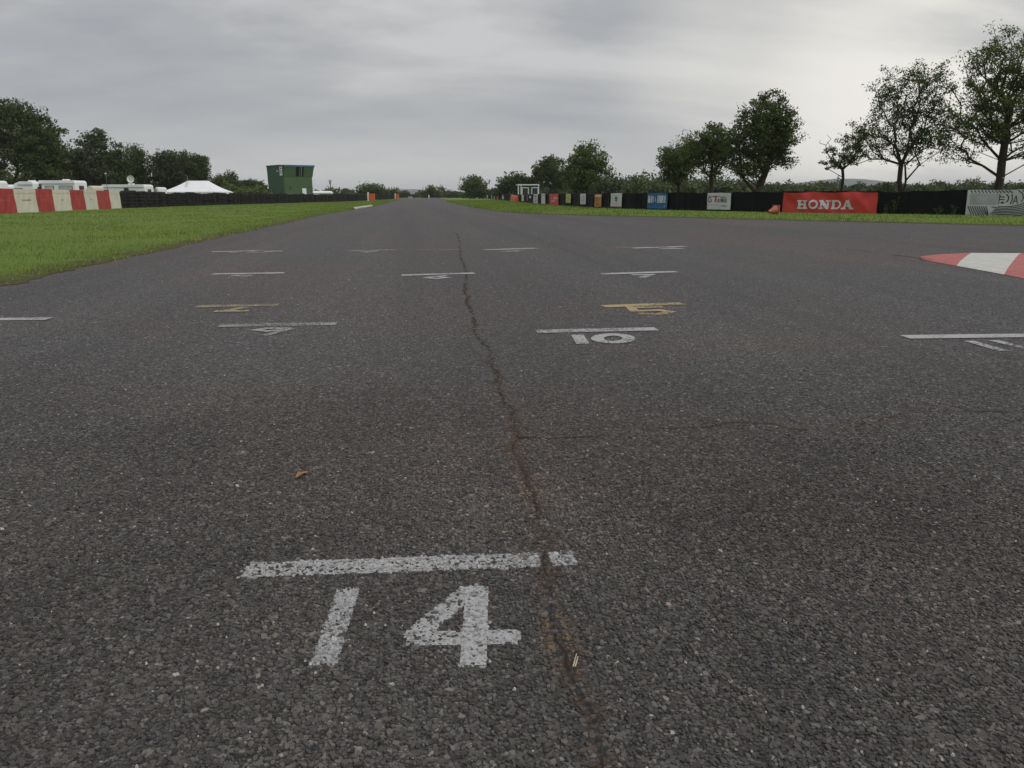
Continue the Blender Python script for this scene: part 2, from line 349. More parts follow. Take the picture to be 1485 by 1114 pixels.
# ------------------------------------------------------------------ cracks, chippings and grid markings
CR1 = [(880, 1150), (865, 1114), (850, 1040), (828, 985), (812, 930), (803, 870), (795, 830), (783, 800), (773, 740), (762, 690), (748, 650), (742, 605), (728, 560), (712, 520), (690, 480), (680, 450), (676, 430), (674, 412), (679, 401), (675, 390), (668, 370), (667, 352), (662, 338)]
CR2 = [(752, 637), (800, 638), (850, 634), (900, 632), (943, 617), (967, 622), (1030, 620), (1069, 613), (1120, 616), (1156, 625), (1211, 626), (1247, 619), (1306, 600), (1373, 595), (1420, 597), (1520, 600)]
CR3 = [(1200, 361), (1240, 363), (1280, 368), (1320, 373), (1338, 377)]
def wiggle(pts, amp, step):
    v = resample(pts, lambda y: step); r = np.convolve(rng.normal(size=len(v)), np.ones(3)/3, 'same')*amp
    r2 = np.convolve(rng.normal(size=len(v)), np.ones(9)/5, 'same')*amp
    out = []
    for i, p in enumerate(v):
        d = (v[min(i+1, len(v)-1)]-v[max(i-1, 0)]).normalized(); out.append(p + Vector((-d.y, d.x, 0))*(r[i]+r2[i]))
    return out
cr1 = wiggle([G(*p) for p in CR1], 0.013, 0.035); cr2 = wiggle([G(*p) for p in CR2], 0.013, 0.035); cr3 = wiggle([G(*p) for p in CR3], 0.03, 0.12)
def ribbon(name, pts, wfun, mat, z, parent, label=None):
    V = []
    for i, p in enumerate(pts):
        d = (pts[min(i+1, len(pts)-1)]-pts[max(i-1, 0)]).normalized(); nrm = Vector((-d.y, d.x, 0)); a, b = wfun(p)
        V += [(p.x+nrm.x*a, p.y+nrm.y*a, z), (p.x-nrm.x*b, p.y-nrm.y*b, z)]
    i = np.arange(len(pts)-1)*2
    me = mesh_np(name, np.array(V), np.stack([i, i+1, i+3, i+2], -1))
    return link(name, me, mat, parent)
def ww(lo, hi): return lambda p: (rng.uniform(lo, hi), rng.uniform(lo, hi))
for nm, cr, a, b in (('crack', cr1, (0.000, 0.0048), (0.004, 0.030)), ('crack', cr2, (0.000, 0.005), (0.0, 0.02)), ('crack', cr3, (0.002, 0.02), (0.0, 0.04))):
    far_ = [p for p in cr if p.y > 2.6]; o = ribbon(nm, far_, ww(*a), M['crack'], 0.0034, track); ribbon('dirt', cr, ww(*b), M['dirt'], 0.0012, o)
    nr_ = [p for p in cr if p.y <= 2.7]
    if len(nr_) > 2: ribbon('crack_gap', nr_, ww(0.0, 0.0048), M['crack'], 0.0016, o)

# painted strokes, all measured on the ground
def pxl(pts): return [G(*p) for p in pts]
def ring(cx, cy, rx, ry, n=18): return [(cx+rx*math.cos(2*math.pi*i/n), cy+ry*math.sin(2*math.pi*i/n)) for i in range(n+1)]
# chippings of the near surface: irregular angular stones set in the binder
def seg_dist(P2, A, B):
    A = np.array(A[:2]); B = np.array(B[:2]); d = B-A; t = np.clip(((P2-A)@d)/(d@d), 0, 1)
    return np.linalg.norm(P2-(A+t[:, None]*d), axis=1)
def butt_dist(P2, pts):                                    # distance to a stroke with square ends
    q = np.full(len(P2), 9.0)
    for A, B in zip(pts[:-1], pts[1:]):
        A = np.array(A[:2]); B = np.array(B[:2]); d = B-A; t = ((P2-A)@d)/(d@d); dd_ = np.linalg.norm(P2-(A+t[:, None]*d), axis=1); q = np.minimum(q, np.where((t > -0.02) & (t < 1.02), dd_, 9.0))
    return q
def poly_dist(P2, pts):
    q = np.full(len(P2), 9.0)
    for a, b in zip(pts[:-1], pts[1:]):
        q = np.minimum(q, seg_dist(P2, a, b))
    return q
pitch = 0.0087
F0, F1, Z0, Z1 = 1.9, 4.6, 0.72, 4.6
cf = np.array([FWD.x, FWD.y]); cr_ = np.array([FWD.y, -FWD.x])
rows = int((Z1-Z0)/(pitch*0.866)); cen = []
for r in range(rows):
    zz = Z0 + r*pitch*0.866; hw = 0.67*zz + 0.55
    n = int(2*hw/pitch); xs = -hw + np.arange(n)*pitch + (0.5*pitch if r % 2 else 0)
    cen.append(np.stack([xs, np.full(n, zz)], -1))
cen = np.concatenate(cen); cen += rng.normal(scale=pitch*0.20, size=cen.shape)
keep = rng.random(len(cen)) > np.clip((cen[:, 1]-F0)/(F1-F0), 0, 1)**0.8
keep &= rng.random(len(cen)) > 0.03
cen = cen[keep]
W2 = cen[:, :1]*cr_ + cen[:, 1:]*cf                      # world xy
d1 = poly_dist(W2, [p for p in cr1 if p.y < 6]); d2 = poly_dist(W2, [p for p in cr2 if p.y < 6])
ok = (d1 > 0.006+0.009*rng.random(len(W2))) & (d2 > 0.003+0.004*rng.random(len(W2)))
W2, d1, d2 = W2[ok], d1[ok], d2[ok]; n = len(W2)
s_14 = [('line', [(357, 827), (783, 812)], 0.078), ('line', [(797, 811), (833, 809)], 0.078)]
s_14d = [[(505, 855), (470, 963)], [(700, 853), (676, 860), (598, 925)], [(590, 927), (750, 924)], [(692, 852), (686, 966)]]
paintL = np.zeros(n, bool); paintN = np.zeros(n, bool); W1 = np.zeros(n, bool)
for _, pts, wd in s_14: paintL |= butt_dist(W2, pxl(pts)) < wd/2 + rng.normal(scale=0.002, size=n)
for kk_, pts in enumerate(s_14d):
    hit = butt_dist(W2, pxl(pts)) < 0.0245 + rng.normal(scale=0.002, size=n); paintN |= hit
    if kk_ == 0: W1 = hit
def vnoise(P2, f, seed):                                  # smooth random field on the ground
    r = np.random.default_rng(seed); out = np.zeros(len(P2))
    for k in range(10):
        a = r.uniform(0, 2*math.pi); q = f*r.uniform(0.5, 2.0); out += np.sin(q*(P2[:, 0]*math.cos(a)+P2[:, 1]*math.sin(a)) + r.uniform(0, 6.28))
    return out/3.2
worn = rng.random(n) > 0.72 + 0.14*vnoise(W2, 14, 3)
paintL &= ~worn; paintN &= ~worn
tone = np.clip(rng.lognormal(mean=math.log(0.064), sigma=0.37, size=n), 0.02, 0.2)
tone = np.where(rng.random(n) < 0.0007, rng.uniform(0.22, 0.42, n), tone)
tone *= (1 + 0.13*vnoise(W2, 2.0, 5))*(1 + 0.10*vnoise(W2, 9.0, 6))
hue = rng.normal(scale=0.035, size=(n, 3)); col = tone[:, None]*(np.array([1.10, 0.985, 0.885])+hue)
br = np.clip(vnoise(W2, 1.6, 11), 0, 1)[:, None]*0.5; col = col*(1-br) + col*np.array([1.14, 0.98, 0.88])*br
near = np.clip(1.2-d1/np.maximum(0.012, 0.030+0.018*vnoise(W2, 9, 8)), 0, 1)*(rng.random(n) < 0.8)*np.clip(0.85+0.4*vnoise(W2, 6, 21), 0.45, 1); near = np.maximum(near, 0.7*np.clip(1-d2/0.022, 0, 1))[:, None]
tan_ = np.clip(0.5+0.8*vnoise(W2, 7, 61), 0, 1)[:, None]; col = col*(1-near*0.92) + near*0.92*(np.array([0.078, 0.048, 0.030])*(1-tan_) + np.array([0.165, 0.112, 0.066])*tan_)*rng.uniform(0.6, 1.3, (n, 1))
pc = rng.uniform(0.22, 0.40, (n, 1))*np.array([1.0, 0.985, 0.965])
pm = (paintL | paintN)[:, None]; col = np.where(pm, pc, col)
ang = np.arange(5)*2*math.pi/5
def build_chips(sel, name, parent=None, lift=0.0):
    c = W2[sel]; k = len(c); ff = 0.22+0.78*np.clip(1-((c@cf)-1.9)/2.4, 0, 1)[:, None]; A = ang + rng.normal(scale=0.22, size=(k, 5)) + rng.uniform(0, 1.05, (k, 1))
    R = pitch*0.62*(np.clip(rng.lognormal(-0.08, 0.30, (k, 1)), 0.45, 1.9)*rng.uniform(0.72, 1.2, (k, 5)))
    R = R*1.04; big = rng.random((k, 1)) < 0.03; R = np.where(big, R*1.35, R)
    asp = rng.uniform(0.62, 1.0, (k, 1)); th = rng.uniform(0, math.pi, (k, 1))
    ux = R*np.cos(A); uy = R*np.sin(A)*asp
    dx = ux*np.cos(th)-uy*np.sin(th); dy = ux*np.sin(th)+uy*np.cos(th)
    h = rng.uniform(0.0008, 0.0029, (k, 1)) + 0.0005*big + lift; h = h*ff; tx = rng.normal(scale=0.16, size=(k, 1))*ff; ty = rng.normal(scale=0.16, size=(k, 1))*ff
    bot = np.stack([c[:, :1]+dx, c[:, 1:]+dy, np.full((k, 5), -0.001)], -1)
    q = rng.uniform(0.70, 0.95, (k, 5))
    top = np.stack([c[:, :1]+dx*q, c[:, 1:]+dy*q, np.maximum(h + tx*dx + ty*dy + rng.normal(scale=0.0003, size=(k, 5)), 0.0004)], -1)
    V = np.concatenate([bot, top], 1).reshape(-1, 3)
    b = (np.arange(k)*10)[:, None]
    F6 = b + np.arange(5, 10)[None]; i6 = np.arange(5); j6 = (i6+1) % 5
    F4 = (b[:, :, None] + np.stack([i6, j6, j6+5, i6+5], -1)[None]).reshape(-1, 4)
    me = mesh_np(name, V, [F6, F4]); cattr(me, 'col', np.repeat(col[sel], 10, axis=0))
    return link(name, me, M['chips'], parent)
tag(build_chips(~(paintL | paintN), 'stone_chippings'), 'dark angular stone chippings of the track surface nearest the camera', 'chippings', kind='stuff')

def strokes(name, items, mat, parent):           # items: (ground points, width); every stroke its own hair of height
    V = []; F = []
    for k, (pts, wd) in enumerate(items):
        z = 0.0044 + 0.0004*k
        closed = (pts[0]-pts[-1]).length < 1e-5; m = len(pts)
        for i, p in enumerate(pts):
            a = pts[i-1] if i > 0 else (pts[-2] if closed else p); c = pts[i+1] if i < m-1 else (pts[1] if closed else p)
            d1_ = (p-a).normalized() if (p-a).length > 1e-9 else (c-p).normalized(); d2_ = (c-p).normalized() if (c-p).length > 1e-9 else d1_
            d = (d1_+d2_).normalized(); nr = Vector((-d.y, d.x, 0)); cs = max(0.5, d.dot(d1_)); hw = wd/2/cs
            V += [(p.x+nr.x*hw, p.y+nr.y*hw, z), (p.x-nr.x*hw, p.y-nr.y*hw, z)]
        b = len(V)-2*m
        F += [(b+2*i, b+2*i+1, b+2*i+3, b+2*i+2) for i in range(m-1)]
    return link(name, mesh_np(name, np.array(V), np.array(F)), mat, parent)
def marking(label, line_px, digit_px, lw, dw, lm, dm=None, digits=False):
    pts = pxl(line_px[0]); o = thing('grid_marking', label, 'road marking', tuple(0.5*(pts[0]+pts[-1])), 0, 'painted grid slots on the track')
    off = Vector(o.location)
    strokes('line', [([p-off for p in pxl(l)], lw) for l in line_px], lm, o)
    for dg in ([[l] for l in digit_px] if digits else [digit_px] if digit_px else []): strokes('numeral', [([p-off for p in pxl(l)], dw) for l in dg], dm or lm, o)
    return o
o14 = thing('grid_marking', 'large worn white grid line with the number 14 nearest the camera', 'road marking', (0, 0, 0), 0, 'painted grid slots on the track')
ctr = 0.5*(G(357, 827)+G(833, 809)); o14.location = (ctr.x, ctr.y, 0)
LR = butt_dist(W2, pxl(s_14[1][1])) < 0.05
for sel, nm in ((paintL & ~LR, 'line'), (paintL & LR, 'line'), (paintN & W1 & ~paintL, 'numeral'), (paintN & ~W1 & ~paintL, 'numeral')):
    c = build_chips(sel, nm, o14, 0.0003); c.data.transform(Matrix.Translation((-ctr.x, -ctr.y, 0)))
for k_, (nm, its) in enumerate((('line_paint', [(pxl(s_14[0][1]), 0.074)]), ('line_paint', [(pxl(s_14[1][1]), 0.074)]), ('numeral_paint', [(pxl(s_14d[0]), 0.050)]), ('numeral_paint', [(pxl(p_), 0.050) for p_ in s_14d[1:]]))):
    c = strokes(nm, its, M['white_paint'], o14); c.data.transform(Matrix.Translation((-ctr.x, -ctr.y, -0.0034)))
WP, FP, YP, FY = M['white_paint'], M['faint_paint'], M['yellow_paint'], M['faint_yellow']
marking('white grid line with the number 10 right of the long crack', [[(778, 481.5), (952, 477.8)]], [[(837, 486.5), (845, 499.5)], ring(889, 491.7, 23, 5.6)], 0.12, 0.078, WP, digits=True)
marking('white grid line with the number 11 below the red and white kerb', [[(1312, 489.5), (1500, 487.2)]], [[(1405, 495.3), (1456, 510)], [(1440, 494.5), (1495, 507.5)]], 0.12, 0.062, WP, digits=True)
marking('worn white grid line with the number 9 left of the long crack', [[(318, 473), (488, 470.3)]], [[(421, 476.9), (386, 477.0), (371, 479.2), (388, 481.2), (421, 477.6)], [(423, 477.4), (383, 487.5)]], 0.12, 0.055, FP)
marking('white grid line cut by the left edge of the photo', [[(-110, 465), (72, 462.8)]], None, 0.12, 0.05, WP)
marking('yellow grid line with the number 5 above the number 10', [[(874, 445), (990, 440.8)]], [[(962, 446), (915, 446.5), (920, 452), (955, 450.5), (972, 453), (955, 456.5), (925, 455.5)]], 0.13, 0.075, YP)
marking('pale yellow grid line with a faded yellow numeral at the left', [[(286, 445), (405, 442.6)]], [[(355, 446.2), (325, 452.0)], [(311, 452.4), (362, 451.5)]], 0.13, 0.08, FY)
marking('white grid line with a worn number 5 left of the long crack', [[(307, 398), (412, 396.2)]], [[(364, 398.8), (344, 399.3), (340, 400.6), (362, 400.4), (352, 402.4), (330, 402.8)]], 0.15, 0.075, WP, FP)
marking('white grid line with the number 6 crossed by the long crack', [[(582, 399.6), (688, 396.7)]], [[(648, 400.2), (628, 402.0), (619, 403.6), (634, 404.6), (648, 403.0), (632, 401.9)]], 0.15, 0.075, WP)
marking('white grid line with the number 7 behind the yellow number 5', [[(872, 397.8), (981, 394.4)]], [[(916, 399.3), (944, 398.6), (930, 403)]], 0.15, 0.09, WP)
marking('worn white grid line farthest left in the front row', [[(307, 365.6), (384, 363.5)], [(384, 365), (410, 364.4)]], [[(352, 365.2), (330, 366.8)], [(360, 365.9), (386, 366.6)]], 0.17, 0.16, WP, FP)
marking('white front row grid line second from the left', [[(498, 364.6), (575, 362.4)]], [[(545, 364.0), (526, 366.3)], [(542, 364.9), (526, 366.6)]], 0.17, 0.17, FP)
marking('faded reddish grid line short of the crack in the front row', [[(608, 363.0), (668, 362.2)]], [[(625, 364.4), (646, 364.9)]], 0.17, 0.16, M['red_paint_old'])
marking('white front row grid line just right of the long crack', [[(702, 362.7), (778, 360.2)]], [[(757, 363.0), (735, 365.0), (753, 364.8)]], 0.17, 0.19, WP, FP)
marking('yellow and white grid line at the right of the front row', [[(917, 360.2), (994, 357.7)]], [[(962, 360.9), (975, 360.2), (984, 361.0), (955, 361.3)]], 0.17, 0.15, WP)
marking('short reddish yellow grid line at the right of the front row', [[(866, 358.8), (914, 358.9)]], [[(890, 359.9), (912, 360.1)]], 0.17, 0.15, M['red_paint_old'])

# grit and scraps lying on the track
k = 620; zz = 1.0 + 26*rng.random(k)**1.6; xx = (rng.random(k)-0.5)*1.45*zz; c = xx[:, None]*cr_ + zz[:, None]*cf
el_ = np.array([p for p in c]); okm = el_[:, 0] > np.interp(el_[:, 1], EY, EX)+0.3; c = c[okm]; k = len(c)
r = rng.uniform(0.0015, 0.0036, (k, 1))*(1+0.07*zz[okm][:, None]); A = np.arange(5)*2*math.pi/5 + rng.normal(scale=0.25, size=(k, 5))
low = np.stack([c[:, :1]+r*np.cos(A), c[:, 1:]+r*np.sin(A), np.full((k, 5), 0.002)], -1)
top = np.stack([c[:, :1]+r*0.5*np.cos(A), c[:, 1:]+r*0.5*np.sin(A), 0.002+np.repeat(r, 5, 1)*rng.uniform(0.6, 1.3, (k, 5))], -1)
V = np.concatenate([low, top], 1).reshape(-1, 3); b = (np.arange(k)*10)[:, None]; i5 = np.arange(5); j5 = (i5+1) % 5
tag(link('loose_grit', mesh_np('loose_grit', V, [b+np.arange(5, 10)[None], (b[:, :, None]+np.stack([i5, j5, j5+5, i5+5], -1)[None]).reshape(-1, 4)]), M['pebble']), 'pale loose grit scattered over the asphalt', 'grit', kind='stuff')
def fallen_leaf(px, py, L, rz, label):
    p = G(px, py); bm = MB(); n = 9; V = []
    for i in range(n):
        s = i/(n-1); wd = 0.11*L*math.sin(math.pi*min(1, s*1.02))**0.7+0.002; curl = 0.004+0.005*math.sin(s*5)+0.004*s
        V += [(s*L-L/2, wd, 0.007+curl), (s*L-L/2, 0.1*wd*math.sin(s*6), 0.007+0.3*curl), (s*L-L/2, -wd, 0.007+0.8*curl)]
    F = []
    for i in range(n-1): F += [(3*i, 3*i+1, 3*i+4, 3*i+3), (3*i+1, 3*i+2, 3*i+5, 3*i+4)]
    bm.add(V, F); o = thing('fallen_leaf', label, 'leaf', (p.x, p.y, 0), rz); bm.build('blade', M['dead_leaf'], o, True)
    MB().tube((-L*0.75, 0.004, 0.012), (-L*0.45, 0, 0.012), 0.0012, n=5).build('stalk', M['dead_leaf'], o)
fallen_leaf(438, 692, 0.062, rad(66), 'curled brown dead leaf on the asphalt left of the crack')
for (a, b, lab) in (((831, 972), (836, 954), 'longer pale straw lying beside the crack below the 14'), ((834, 972), (838, 958), 'shorter pale straw lying right of the longer straw')):
    A_, B_ = G(*a), G(*b); bm = MB().tube((A_.x, A_.y, 0.0075), (B_.x, B_.y, 0.0085), 0.0016, 0.001, 5); o = bm.build('straw', M['straw']); tag(o, lab, 'straw', 'straws on the track')

# ------------------------------------------------------------------ kerbs
kt = thing('kerb', 'faded red and white painted kerb tip at the right edge', 'kerb', tuple(G(1400, 380)))
ko = Vector(kt.location)
topl = [(1335, 374.2), (1370, 370.3), (1412, 367.3), (1481, 367.6), (1560, 371), (1640, 376)]; botl = [(1335, 376.2), (1355, 380.5), (1387, 386), (1456, 398.6), (1545, 417), (1640, 440)]
cols = ['kerb_red', 'kerb_red', 'kerb_white', 'kerb_red', 'kerb_white']
def kerb_block(i0, i1, mat):
    T = [G(*p)-ko for p in topl[i0:i1+1]]; B = [G(*p)-ko for p in botl[i0:i1+1]]; V = []; F = []; nc = 7
    for a, b in zip(T, B):
        for k in range(nc):
            s = k/(nc-1); q = a.lerp(b, s); z = 0.004 if k in (0, nc-1) else 0.026+0.012*math.sin(math.pi*s)*min(1, (a-b).length)
            if k == 0: q = a
            V.append((q.x, q.y, z))
    for r in range(len(T)-1):
        for k in range(nc-1): F.append((r*nc+k, r*nc+k+1, (r+1)*nc+k+1, (r+1)*nc+k))
    bm = MB().add(V, F); o = bm.build('kerb_block', mat, kt, False); return o
def refine(lst, f=6):
    o = []
    for a, b in zip(lst[:-1], lst[1:]): o += [(a[0]+(b[0]-a[0])*i/f, a[1]+(b[1]-a[1])*i/f) for i in range(f)]
    return o+[lst[-1]]
topl = refine(topl); botl = refine(botl)
for a, b, mname in ((0, 12, 'kerb_red'), (12, 18, 'kerb_white'), (18, 24, 'kerb_red'), (24, 30, 'kerb_white')): kerb_block(a, b, M[mname])
q = [G(515, 304), G(541, 299.2), G(538, 298.4), G(512, 302.2)]
bm = MB().hexa([(p.x, p.y, 0.0) for p in q], [(p.x, p.y, 0.07) for p in q]); tag(bm.build('kerb', M['pale_kerb']), 'short pale concrete kerb on the left edge of the track', 'kerb')

# ------------------------------------------------------------------ grass blades
def blades(name, xy, zf, h, wd, mat, label, lean=0.6):
    k = len(xy); a = rng.uniform(0, 2*math.pi, k); dx = np.cos(a)*wd/2; dy = np.sin(a)*wd/2
    z = np.array([zf(p[0], p[1]) for p in xy]); la = rng.uniform(0, 2*math.pi, k); ll = h*lean*rng.random(k)
    V = np.stack([np.stack([xy[:, 0]-dx, xy[:, 1]-dy, z-0.01], -1), np.stack([xy[:, 0]+dx, xy[:, 1]+dy, z-0.01], -1),
                  np.stack([xy[:, 0]+np.cos(la)*ll, xy[:, 1]+np.sin(la)*ll, z+h], -1)], 1).reshape(-1, 3)
    me = mesh_np(name, V, np.arange(3*k).reshape(-1, 3)); tint = np.clip(rng.normal(0.42, 0.22, k) + 0.16*vnoise(xy, 0.9, 41) + 0.10*vnoise(xy, 3.5, 42), 0, 1); fattr(me, 'tint', np.repeat(tint, 3))
    return tag(link(name, me, mat), label, 'grass', kind='stuff')
k = 190000; y = 5 + 170*rng.random(k)**3.2; ex = np.interp(y, EY, EX); t = -0.08 + 24*rng.random(k)**1.7; xy = np.stack([ex-t, y], -1)
bare = rng.random(k) < 0.92*np.clip(1-t/np.clip(0.45+0.35*vnoise(np.stack([ex, y], -1), 2.5, 31), 0.12, 1.2), 0, 1); xy = xy[~bare]; dd = np.hypot(xy[:, 0], xy[:, 1])
blades('grass', xy, lambda x, y: 0.03+E(x, y), rng.uniform(0.02, 0.05, len(xy))*(1+0.35*np.clip(vnoise(xy, 2.2, 51), -1, 2)), 0.006+0.0011*dd, M['blade'], 'short mown grass blades on the left verge')
def along(pts, n):
    seg = np.array([(p.x, p.y) for p in pts]); L = np.r_[0, np.cumsum(np.hypot(*np.diff(seg, axis=0).T))]; s = rng.random(n)*L[-1]
    return np.stack([np.interp(s, L, seg[:, 0]), np.interp(s, L, seg[:, 1])], -1)
nearR = [p for p in RP if 15 < p.y < 130 and p.x < 45]
k = 60000; xy = along(nearR, k) + (rng.random(k)**1.3*14)[:, None]*np.array([[0.70, 0.71]]); dd = np.hypot(xy[:, 0], xy[:, 1])
blades('grass', xy, lambda x, y: 0.03, rng.uniform(0.03, 0.09, k), 0.004+0.001*dd, M['blade'], 'short mown grass blades on the right verge')

# ------------------------------------------------------------------ trees
def make_tree(name, label, base, trunk_h, trunk_r, crown, ncl, nleaf, lsize, crad, mat, seed, group='', lean=(0, 0), shell=0.5, trunks=1, twig=0.010, bare=0.0):
    r = np.random.default_rng(seed); o = thing(name, label, 'tree', tuple(base), 0, group)
    pos = [np.zeros(3)]; par = [-1]; path = [0.0]
    tops = []
    for q in range(trunks):
        last = 0; offx = (q-(trunks-1)/2)*0.35
        for i in range(1, 6):
            s = i/5; pos.append(np.array([lean[0]*s*trunk_h+offx*s+r.normal(scale=0.03), lean[1]*s*trunk_h+r.normal(scale=0.03), trunk_h*s])); par.append(last); path.append(path[last]+trunk_h/5); last = len(pos)-1
        tops.append(last)
    vol = np.array([c[3]*c[4]*c[5] for c in crown]); pick = r.choice(len(crown), ncl, p=vol/vol.sum()); cl = []
    for j in pick:
        c = crown[j]; d = r.normal(size=3); d /= np.linalg.norm(d); q = r.random()**(shell if shell > 0.34 else 0.34)
        cl.append(np.array(c[:3]) + d*q*np.array(c[3:])*(1+0.08*np.clip(r.normal(), -1.5, 1.2)))
    cl = np.array(cl); cl[:, 2] = np.maximum(cl[:, 2], 0.25)
    order = np.argsort(np.linalg.norm(cl-pos[tops[0]], axis=1)); tips = []
    for j in order:
        p = cl[j]; PA = np.array(pos); d = np.linalg.norm(PA-p, axis=1); cost = d + 0.40*np.array(path) + 2.2*np.maximum(0, PA[:, 2]-p[2]+0.15*d); cost[0] += 50
        a = int(np.argmin(cost)); prev = a; A = pos[a]; m = max(1, min(4, int(d[a]/0.7)))
        for i in range(1, m+1):
            s = i/m; q = A+(p-A)*s
            if i < m: q = q + r.normal(scale=0.04*d[a], size=3)*np.array([1, 1, 0.6]); q[2] += 0.10*d[a]*math.sin(math.pi*s)*0.5
            pos.append(q); par.append(prev); path.append(path[prev]+d[a]/m); prev = len(pos)-1
        tips.append(prev)
    pos = np.array(pos); par = np.array(par); rr = np.zeros(len(pos)); rr[tips] = twig**2.2
    for i in range(len(pos)-1, 0, -1):
        if rr[i] == 0: rr[i] = twig**2.2
        rr[par[i]] += rr[i]
    rr = rr**(1/2.2); f = trunk_r/rr[1]; rr = np.maximum(twig*0.8, rr*(f if f < 1.5 else 1+0.4*(f-1)) if f > 1 else rr*f)
    rr[0] = rr[1]*1.35
    e = np.arange(1, len(pos)); A = pos[par[e]]; B = pos[e]; D = B-A; L = np.linalg.norm(D, axis=1, keepdims=True)+1e-6; D = D/L
    U = np.cross(D, np.array([0.31, 0.83, 0.47])); U /= np.linalg.norm(U, axis=1, keepdims=True)+1e-9; Wv = np.cross(D, U); ns = 6
    aa = np.arange(ns)*2*math.pi/ns; dirs = U[:, None]*np.cos(aa)[None, :, None]+Wv[:, None]*np.sin(aa)[None, :, None]
    ra = np.minimum(rr[par[e]], rr[e]*1.3)[:, None, None]; rb = rr[e][:, None, None]
    V = np.concatenate([A[:, None]+dirs*ra, B[:, None]+dirs*rb], 1).reshape(-1, 3); b = (np.arange(len(e))*2*ns)[:, None, None]; i6 = np.arange(ns); j6 = (i6+1) % ns
    F = (b+np.stack([i6, j6, j6+ns, i6+ns], -1)[None]).reshape(-1, 4)
    link('trunk', mesh_np('trunk', V, F), M['bark'], o, True)
    use = cl[order] if bare == 0 else cl[order][r.random(len(cl)) > bare*np.clip((cl[order][:, 2]-cl[:, 2].min())/np.ptp(cl[:, 2]), 0, 1)]
    ci = np.repeat(np.arange(len(use)), max(1, nleaf//len(use))); k = len(ci); tone = r.normal(scale=0.16, size=len(use))
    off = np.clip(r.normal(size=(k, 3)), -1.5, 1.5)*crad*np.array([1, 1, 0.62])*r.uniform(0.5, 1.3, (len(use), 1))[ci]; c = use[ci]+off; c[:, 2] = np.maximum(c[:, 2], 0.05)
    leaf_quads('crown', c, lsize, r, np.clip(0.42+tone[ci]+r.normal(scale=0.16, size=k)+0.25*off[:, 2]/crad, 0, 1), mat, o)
    return o
def leaf_quads(name, c, lsize, r, tint, mat, parent):
    k = len(c); u = r.normal(size=(k, 3)); u /= np.linalg.norm(u, axis=1, keepdims=True); v = np.cross(u, r.normal(size=(k, 3))); v /= np.linalg.norm(v, axis=1, keepdims=True)
    s = lsize*r.uniform(0.6, 1.35, (k, 1)); nrm = np.cross(u, v)
    V = np.stack([c-u*s, c+v*s*0.48+nrm*s*0.16, c+u*s, c-v*s*0.48+nrm*s*0.16], 1).reshape(-1, 3)
    i = (np.arange(k)*4)[:, None]; me = mesh_np(name, V, i+np.arange(4)[None]); fattr(me, 'tint', np.repeat(tint, 4))
    return link(name, me, mat, parent)
def crown_px(base, D, ells):            # crown lobes measured on the photograph: px, py, half width, half height in pixels
    out = []
    for (px, py, hw, hh) in ells:
        c = P(px, py, D)-base; s = D/FPX
        out.append((c.x, c.y, c.z, hw*s, max(hw, 0.7*hh)*s*0.9, hh*s))
    return out
def px_tree(name, label, px, D, ells, trunk_top, trunk_r, ncl, nleaf, ls, cr, mat, seed, **kw):
    b = P(px, 283, D); b.z = E(b.x, b.y) if b.x < -5 else 0.0
    tz = (P(px, trunk_top, D)-b).z
    return make_tree(name, label, b, tz, trunk_r, crown_px(b, D, ells), ncl, nleaf, ls, cr, mat, seed, **kw)
GR = 'trees behind the black barrier'
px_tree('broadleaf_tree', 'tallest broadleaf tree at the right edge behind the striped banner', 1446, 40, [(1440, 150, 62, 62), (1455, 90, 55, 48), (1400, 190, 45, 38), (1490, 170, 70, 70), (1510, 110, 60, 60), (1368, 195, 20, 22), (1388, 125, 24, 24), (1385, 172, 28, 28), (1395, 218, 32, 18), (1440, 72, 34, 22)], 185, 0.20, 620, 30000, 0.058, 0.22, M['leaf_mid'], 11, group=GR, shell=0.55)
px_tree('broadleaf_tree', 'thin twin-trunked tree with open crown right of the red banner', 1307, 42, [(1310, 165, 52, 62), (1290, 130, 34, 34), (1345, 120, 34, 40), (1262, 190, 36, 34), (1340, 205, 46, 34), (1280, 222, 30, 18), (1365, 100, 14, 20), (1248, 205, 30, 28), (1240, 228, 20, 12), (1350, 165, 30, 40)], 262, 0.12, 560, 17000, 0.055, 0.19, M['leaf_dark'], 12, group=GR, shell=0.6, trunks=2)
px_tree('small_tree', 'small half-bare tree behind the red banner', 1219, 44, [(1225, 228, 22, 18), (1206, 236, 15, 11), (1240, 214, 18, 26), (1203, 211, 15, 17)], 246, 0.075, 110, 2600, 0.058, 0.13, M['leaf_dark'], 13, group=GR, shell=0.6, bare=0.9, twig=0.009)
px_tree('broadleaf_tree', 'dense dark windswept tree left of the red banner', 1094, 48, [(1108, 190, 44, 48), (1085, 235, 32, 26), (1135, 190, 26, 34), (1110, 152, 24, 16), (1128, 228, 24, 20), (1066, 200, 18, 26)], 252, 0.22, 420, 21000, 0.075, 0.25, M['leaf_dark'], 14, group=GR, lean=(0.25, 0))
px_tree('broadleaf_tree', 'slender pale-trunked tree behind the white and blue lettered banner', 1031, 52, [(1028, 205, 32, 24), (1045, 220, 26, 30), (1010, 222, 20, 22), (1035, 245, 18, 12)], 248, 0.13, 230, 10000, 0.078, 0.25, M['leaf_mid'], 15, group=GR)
px_tree('broadleaf_tree', 'low rounded tree behind the blue banner', 983, 56, [(985, 236, 26, 24), (968, 228, 14, 18), (1000, 215, 16, 14), (972, 255, 14, 12)], 262, 0.12, 190, 8500, 0.082, 0.26, M['leaf_mid'], 16, group=GR)
